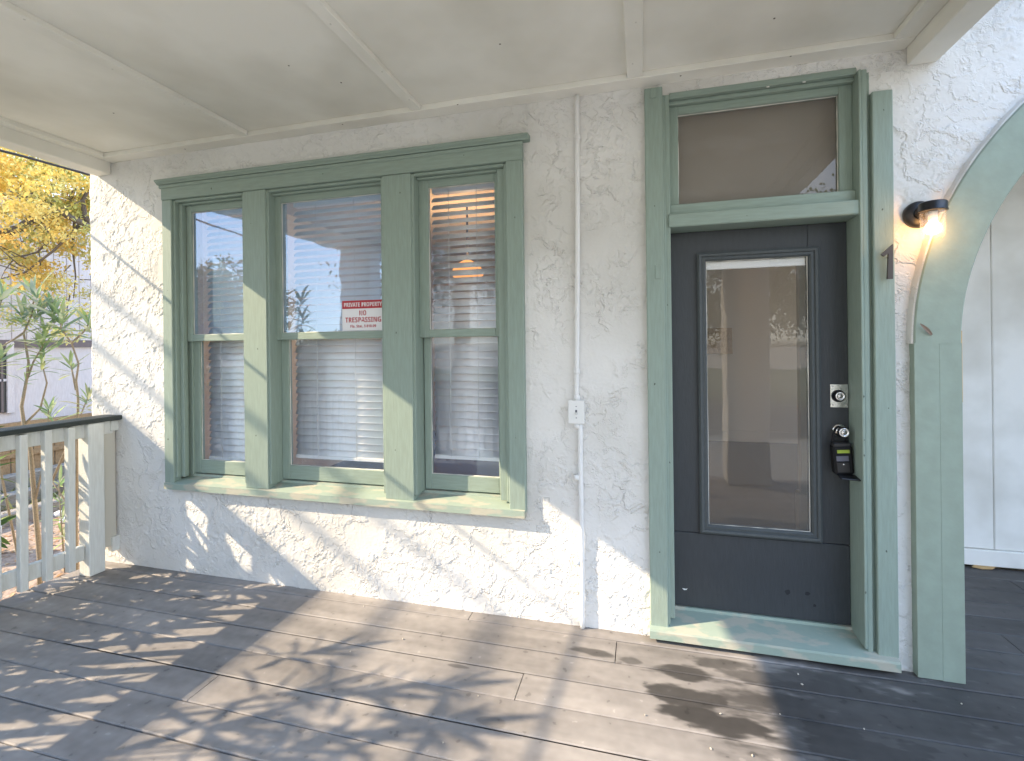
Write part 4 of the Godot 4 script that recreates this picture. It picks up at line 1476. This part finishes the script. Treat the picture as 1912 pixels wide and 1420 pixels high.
func oleander() -> void:
	for q in [[0.16, 0.025, 0.10], [0.18, 0.028, 0.2], [0.14, 0.023, 0.05]]:
		var st := begin(true)
		leaf_blade(st, q[0], q[1], q[2], 0.3)
		blades.append(finish(st))
	var o := thing("oleander", "oleander shrub with narrow green leaves just outside the railing", "shrub", Vector3(-4.56, -0.6, -0.11))
	var b := Vector3(4.56, 0.6, 0.11)
	var stems := [
		[Vector3(-4.56, -0.6, -0.11), Vector3(-4.564, -0.109, -0.114), Vector3(-4.599, 0.352, -0.105), Vector3(-4.623, 0.729, -0.098), Vector3(-4.671, 0.93, -0.086), Vector3(-4.688, 1.073, -0.081), Vector3(-4.647, 1.287, -0.092), Vector3(-4.631, 1.415, -0.096), Vector3(-4.666, 1.646, -0.087), Vector3(-4.60, 1.78, -0.10), Vector3(-4.582, 1.93, -0.109)],
		[Vector3(-4.671, 0.93, -0.086), Vector3(-4.60, 1.05, -0.15), Vector3(-4.54, 1.25, -0.16), Vector3(-4.527, 1.39, -0.124)],
		[Vector3(-4.66, 1.25, -0.09), Vector3(-4.60, 1.42, -0.11), Vector3(-4.521, 1.545, -0.126)],
		[Vector3(-4.3, 0.2, -0.2), Vector3(-4.204, 1.136, -0.158), Vector3(-4.218, 1.27, -0.155), Vector3(-4.198, 1.403, -0.16), Vector3(-4.249, 1.561, -0.147), Vector3(-4.327, 1.68, -0.126), Vector3(-4.384, 1.76, -0.162)],
		[Vector3(-4.249, 1.561, -0.147), Vector3(-4.20, 1.65, -0.2), Vector3(-4.177, 1.712, -0.218)],
		[Vector3(-4.218, 1.2, -0.155), Vector3(-4.27, 1.30, -0.17), Vector3(-4.312, 1.387, -0.182)],
		[Vector3(-4.56, -0.55, -0.05), Vector3(-4.75, 0.6, 0.02), Vector3(-4.95, 1.2, 0.05), Vector3(-4.834, 1.457, -0.042)],
		[Vector3(-4.95, 1.2, 0.05), Vector3(-4.9, 1.6, 0.0), Vector3(-4.821, 1.93, -0.046)],
		[Vector3(-4.666, 1.646, -0.087), Vector3(-4.72, 1.60, -0.06), Vector3(-4.95, 1.45, 0.02)],
		[Vector3(-4.6, 0.3, -0.10), Vector3(-4.52, 0.7, -0.14), Vector3(-4.485, 1.04, -0.135)],
		[Vector3(-4.4, 0.5, -0.1), Vector3(-4.30, 0.9, -0.2), Vector3(-4.183, 1.146, -0.216)],
		[Vector3(-4.3, -0.6, -0.2), Vector3(-4.3, 0.2, -0.2), Vector3(-4.4, 0.5, -0.1)]]
	for s in stems:
		var pts := []
		var rad := []
		var r0 := 0.019 if s == stems[0] else 0.009
		if s == stems[11]:
			r0 = 0.014
		for i in s.size():
			pts.append(s[i] + b)
			rad.append(lerpf(r0, 0.004, i / float(s.size() - 1)))
		var st := begin(true)
		tube(st, pts, rad, 7)
		obj("stem", st, M.stem, o)
	var tips := [[-4.582, 1.94, -0.109, 20, 1.0], [-4.669, 1.789, -0.086, 16, 1.0], [-4.521, 1.549, -0.126, 18, 0.95], [-4.312, 1.387, -0.182, 10, 0.8], [-4.177, 1.712, -0.218, 14, 0.9], [-4.527, 1.397, -0.124, 8, 0.6], [-4.485, 1.046, -0.135, 18, 0.75], [-4.183, 1.146, -0.216, 16, 0.8],
		[-4.821, 1.935, -0.046, 18, 1.0], [-4.834, 1.457, -0.042, 16, 0.9], [-4.509, 1.652, -0.129, 14, 0.9], [-4.384, 1.762, -0.162, 20, 1.0], [-4.647, 1.287, -0.092, 6, 0.5], [-4.95, 1.62, 0.02, 16, 0.9], [-4.553, 1.812, -0.117, 12, 1.0], [-4.445, 1.819, -0.146, 18, 0.95]]
	for t in tips:
		whorl(o, Vector3(t[0], t[1], t[2]) + b, Vector3(rng.randf_range(-0.35, 0.35), 1, rng.randf_range(-0.35, 0.35)).normalized(), t[3], t[4])
	# young shoot at the foot, between the balusters
	var y := thing("oleander_shoot", "young shoot of pale leaves low behind the railing balusters", "plant", Vector3(-5.3, -0.6, -0.75))
	var st2 := begin(true)
	tube(st2, [Vector3(0, 0, 0), Vector3(-0.02, 0.4, 0.01), Vector3(-0.04, 0.86, 0.02)], [0.010, 0.007, 0.004], 6)
	obj("stem", st2, M.stem, y)
	for i in 4:
		whorl(y, Vector3(-0.01 * i, 0.35 + 0.17 * i, 0.005 * i), Vector3(rng.randf_range(-0.3, 0.3), 1, rng.randf_range(-0.3, 0.3)).normalized(), 7, 0.8)

# more oleanders along the railing, out of the picture: they throw the leaf shadows on the deck
func tall_oleanders() -> void:
	var wst := begin(true)
	leaf_blade(wst, 0.19, 0.036, 0.2, 0.2)
	var wide := finish(wst)
	var spots := [[-4.15, 0.85, 1.45], [-4.25, 1.45, 1.5], [-4.15, 2.05, 1.5], [-4.25, 2.6, 1.5], [-4.2, 3.2, 1.5]]
	# where the tall shoots' shadows fall on the deck (x, z); each shoot stands on the sunbeam through its spot
	var fall := [[-1.62, 1.02], [-1.45, 0.80], [-1.28, 1.05], [-1.18, 0.72], [-1.02, 0.92], [-0.92, 0.62], [-0.78, 0.80], [-1.72, 1.32], [-1.40, 1.28], [-1.05, 1.22], [-0.70, 1.05], [-1.55, 0.52]]
	var high := [[], [], [], [], []]
	for q in fall:
		var px := -3.98 + rng.randf_range(-0.12, 0.10)
		var py: float = (q[0] - px) * 0.6474
		var p := Vector3(px, py, q[1] + 0.37 * (q[0] - px))
		var best := 0
		for k in spots.size():
			if absf(spots[k][1] - p.z) < absf(spots[best][1] - p.z):
				best = k
		high[best].append([p.x, p.y, p.z])
	for k in spots.size():
		var s: Array = spots[k]
		var o := thing("oleander", "tall oleander outside the railing whose leaves shade the deck", "shrub", Vector3(s[0], -0.6, s[1]), "oleanders along the railing")
		var tips := []
		for i in 38:
			tips.append(Vector3(rng.randfn(0, 0.16), 0.6 + rng.randf_range(0.05, s[2] - 0.35), rng.randfn(0, 0.26)))
		for q in high[k]:
			tips.append(Vector3(q[0] - s[0], q[1] + 0.6, q[2] - s[1]))
		var tr := []
		var co := []
		var st := begin(true)
		for i in tips.size():
			var tip: Vector3 = tips[i]
			if i % 4 == 0 or i > 37:
				tube(st, [Vector3(tip.x * 0.05, 0, tip.z * 0.05), Vector3(tip.x * 0.4, tip.y * 0.55, tip.z * 0.4), tip], [0.014, 0.009, 0.004], 6)
			var axis := Vector3(rng.randf_range(-0.5, 0.5), 1, rng.randf_range(-0.5, 0.5)).normalized()
			var side := axis.cross(Vector3(0.3, 0.1, 1)).normalized()
			for j in 15:
				var open := lerpf(0.35, 1.7, j / 15.0) + rng.randf_range(-0.15, 0.15)
				var dir := (axis * cos(open) + side.rotated(axis, j * 2.4) * sin(open)).normalized()
				var up := (axis - dir * axis.dot(dir)).normalized()
				tr.append(Transform3D(Basis(up.cross(dir), up, dir) * rng.randf_range(0.8, 1.25), tip - axis * 0.008 * j))
				co.append(Color(0.07, 0.15, 0.04).lerp(Color(0.17, 0.26, 0.07), rng.randf()))
		obj("stem", st, M.stem, o)
		multi("leaves", wide, tr, co, o)

func crown(parent: Node, centres: Array, spread: float, per: int, size: float, pal: Array) -> void:
	var st := begin()
	leaf_blade(st, size, size * 0.55, 0.25, 0.25)
	var mesh := finish(st)
	var tr := []
	var co := []
	for c in centres:
		var tint: Color = pal[rng.randi() % pal.size()]
		for i in per:
			var p: Vector3 = c + Vector3(rng.randfn(0, spread), rng.randfn(0, spread * 0.55), rng.randfn(0, spread))
			var b := Basis(Vector3.UP, rng.randf() * TAU) * Basis(Vector3.RIGHT, rng.randf_range(-1.2, 1.2)) * Basis(Vector3.BACK, rng.randf_range(-0.8, 0.8))
			tr.append(Transform3D(b * rng.randf_range(0.7, 1.3), p))
			co.append(tint.lerp(pal[rng.randi() % pal.size()], rng.randf() * 0.45))
	multi("crown", mesh, tr, co, parent)

func golden_tree() -> void:
	var t := thing("golden_tree", "tree with golden autumn leaves between the porch and pale house", "tree", Vector3(-7.2, -0.6, -3.2))
	var b := Vector3(7.2, 0.6, 3.2)
	var st := begin(true)
	tube(st, [Vector3(-7.2, -0.6, -3.2), Vector3(-7.25, 1.0, -3.15), Vector3(-7.2, 2.4, -2.95), Vector3(-7.42, 3.15, -2.66)].map(func(v): return v + b), [0.20, 0.16, 0.12, 0.085], 12)
	obj("trunk", st, M.bark, t)
	var limbs := [
		[[-7.42, 3.15, -2.66], [-7.68, 3.35, -2.59], [-8.02, 3.51, -2.5], [-8.31, 3.47, -2.42], [-8.61, 3.28, -2.34], [-8.95, 3.17, -2.26], 0.08, 0.055],
		[[-8.02, 3.49, -2.48], [-8.08, 3.4, -2.36], [-8.04, 3.23, -2.30], [-7.95, 3.08, -2.32], [-8.15, 2.89, -2.26], [-8.37, 2.82, -2.2], 0.03, 0.008],
		[[-7.60, 3.30, -2.6], [-7.62, 3.4, -2.51], [-7.64, 3.63, -2.5], [-7.53, 3.85, -2.53], [-7.6, 4.4, -2.4], 0.045, 0.012],
		[[-7.42, 3.15, -2.66], [-7.6, 3.35, -2.3], [-7.88, 3.53, -2.23], [-8.17, 3.76, -2.15], [-8.45, 3.84, -2.08], 0.05, 0.015],
		[[-8.31, 3.47, -2.42], [-8.5, 3.8, -2.5], [-8.7, 4.3, -2.6], 0.03, 0.01],
		[[-8.0, 3.5, -2.5], [-8.1, 3.9, -2.7], [-8.15, 4.4, -2.8], 0.03, 0.01],
		[[-7.7, 3.3, -2.5], [-7.9, 2.9, -2.3], [-8.3, 2.6, -2.2], [-8.7, 2.5, -2.1], 0.022, 0.006],
		[[-7.8, 3.4, -2.5], [-8.0, 3.0, -2.6], [-8.1, 2.6, -2.7], [-8.3, 2.3, -2.8], 0.018, 0.005]]
	var tips := []
	for l in limbs:
		var pts := []
		var rad := []
		var n: int = l.size() - 2
		for i in n:
			pts.append(Vector3(l[i][0], l[i][1], l[i][2]) + b)
			rad.append(lerpf(l[n], l[n + 1], i / float(n - 1)))
		st = begin(true)
		tube(st, pts, rad, 8)
		obj("limb", st, M.bark, t)
		tips.append(pts[n - 1])
		tips.append(pts[n - 2])
	# thin twigs
	st = begin(true)
	var centres := []
	for i in 60:
		var a: Vector3 = tips[rng.randi() % tips.size()] + Vector3(rng.randfn(0, 0.1), rng.randfn(0, 0.1), rng.randfn(0, 0.1))
		var d := Vector3(rng.randfn(0, 0.5), rng.randfn(-0.05, 0.4), rng.randfn(0, 0.5))
		tube(st, [a, a + d * 0.5 + Vector3(0, 0.04, 0), a + d], [0.008, 0.005, 0.002], 5)
		centres.append(a + d)
	obj("twigs", st, M.bark, t).set_meta("kind", "stuff")
	for i in 45:
		centres.append(Vector3(-8.6, 4.15, -2.35) + b + Vector3(rng.randfn(0, 0.7), rng.randfn(0, 0.35), rng.randfn(0, 0.5)))
	for i in 80:
		centres.append(Vector3(-8.25, 3.45, -2.45) + b + Vector3(rng.randfn(0, 0.75), rng.randfn(0, 0.62), rng.randfn(0, 0.6)))
	crown(t, centres, 0.11, 150, 0.05, [Color(0.86, 0.64, 0.17), Color(0.88, 0.72, 0.26), Color(0.80, 0.52, 0.14), Color(0.72, 0.68, 0.28), Color(0.50, 0.52, 0.17), Color(0.72, 0.66, 0.28)])

# ---------------------------------------------------------------- street side: shows in the glass, and its wires shade the wall
func make_street() -> void:
	var st := begin()
	quad(st, Vector3(-60, -0.59, 9), Vector3(60, -0.59, 9), Vector3(60, -0.59, 15), Vector3(-60, -0.59, 15), Vector3.UP)
	obj("road", st, M.asphalt).set_meta("kind", "structure")
	st = begin()
	quad(st, Vector3(-60, -0.592, 3.6), Vector3(60, -0.592, 3.6), Vector3(60, -0.592, 8.6), Vector3(-60, -0.592, 8.6), Vector3.UP)
	obj("bounce_yard", st, M.bounce_concrete).set_meta("kind", "structure")  # unseen pale yard, added to bounce sunlight up to the porch ceiling
	st = begin()
	quad(st, Vector3(-60, -0.592, 15.3), Vector3(60, -0.592, 15.3), Vector3(60, -0.592, 40), Vector3(-60, -0.592, 40), Vector3.UP)
	obj("lawn", st, M.grass).set_meta("kind", "structure")
	var specs := [
		[Vector3(-7.6, -0.6, 17), 10.5, "large dark tree across the road, mirrored in the right pane", [Color(0.05, 0.09, 0.03), Color(0.08, 0.12, 0.04)]],
		[Vector3(-15.6, -0.6, 12), 5.6, "green and gold tree mirrored in the left pane", [Color(0.10, 0.15, 0.04), Color(0.35, 0.27, 0.06), Color(0.07, 0.12, 0.03)]],
		[Vector3(4.0, -0.6, 16.5), 7.5, "leafy tree across the road, mirrored in the door glass", [Color(0.12, 0.18, 0.05), Color(0.20, 0.24, 0.07)]],
		[Vector3(-14.2, -0.6, 17.5), 2.9, "low rounded tree far across the road", [Color(0.14, 0.17, 0.06), Color(0.26, 0.22, 0.09)]]]
	for s in specs:
		var t := thing("street_tree", s[2], "tree", s[0])
		var hgt: float = s[1]
		st = begin(true)
		tube(st, [Vector3.ZERO, Vector3(0.05, hgt * 0.25, 0), Vector3(0.0, hgt * 0.5, 0.1), Vector3(0.1, hgt * 0.8, 0)], [hgt * 0.035, hgt * 0.026, hgt * 0.018, hgt * 0.006], 10)
		obj("trunk", st, M.bark, t)
		var centres := []
		for i in 90:
			var d := Vector3(rng.randfn(0, 1), rng.randfn(0, 1), rng.randfn(0, 1)).normalized() * pow(rng.randf(), 0.4)
			centres.append(Vector3(0, hgt * 0.64, 0) + Vector3(d.x * hgt * 0.42, d.y * hgt * 0.36, d.z * hgt * 0.42))
		for i in 10:
			st = begin(true)
			tube(st, [Vector3(0, hgt * (0.25 + 0.04 * i), 0), centres[i] * 0.55 + Vector3(0, hgt * 0.2, 0), centres[i]], [hgt * 0.012, hgt * 0.008, hgt * 0.003], 6)
			obj("limb", st, M.bark, t)
		crown(t, centres, hgt * 0.07, 170, 0.15, s[3])
	# overhead wires on poles, running front to back on the left
	var heights := [7.00, 7.36, 7.76]
	var words_ := ["lowest", "middle", "highest"]
	for i in 3:
		st = begin(true)
		var pts := []
		var rad := []
		for k in 25:
			var t2 := k / 24.0
			pts.append(Vector3(-12.0, heights[i] - 0.5 + 2.0 * pow(t2 - 0.5, 2.0), lerpf(-24, 30, t2)))
			rad.append(0.028)
		tube(st, pts, rad, 6)
		var o := obj("overhead_wire", st, M.cable)
		tag(o, "%s of three overhead wires passing the porch on the left" % words_[i], "wire", "overhead wires")
	for z in [-24.0, 30.0]:
		var p := thing("utility_pole", "wooden utility pole %s carrying the overhead wires" % ("behind the pale house" if z < 0 else "across the road"), "utility pole", Vector3(-12.0, -0.6, z))
		st = begin(true)
		tube(st, [Vector3.ZERO, Vector3(0, 9.2, 0)], [0.16, 0.11], 12)
		obj("shaft", st, M.bark, p)
		bx("cross_arm", -0.8, 0.8, 8.5, 8.62, -0.16, -0.06, M.timber, p)
	# service drop close under the beam
	st = begin(true)
	tube(st, [Vector3(-5.0, 3.19, -4.0), Vector3(-5.0, 3.155, -0.8), Vector3(-5.0, 3.14, -0.3), Vector3(-5.0, 3.11, 0.2), Vector3(-5.0, 2.95, 3.0)], [0.011, 0.011, 0.011, 0.011, 0.011], 7)
	var sc := obj("service_cable", st, M.cable)
	tag(sc, "black cable running just below the left porch beam", "cable")
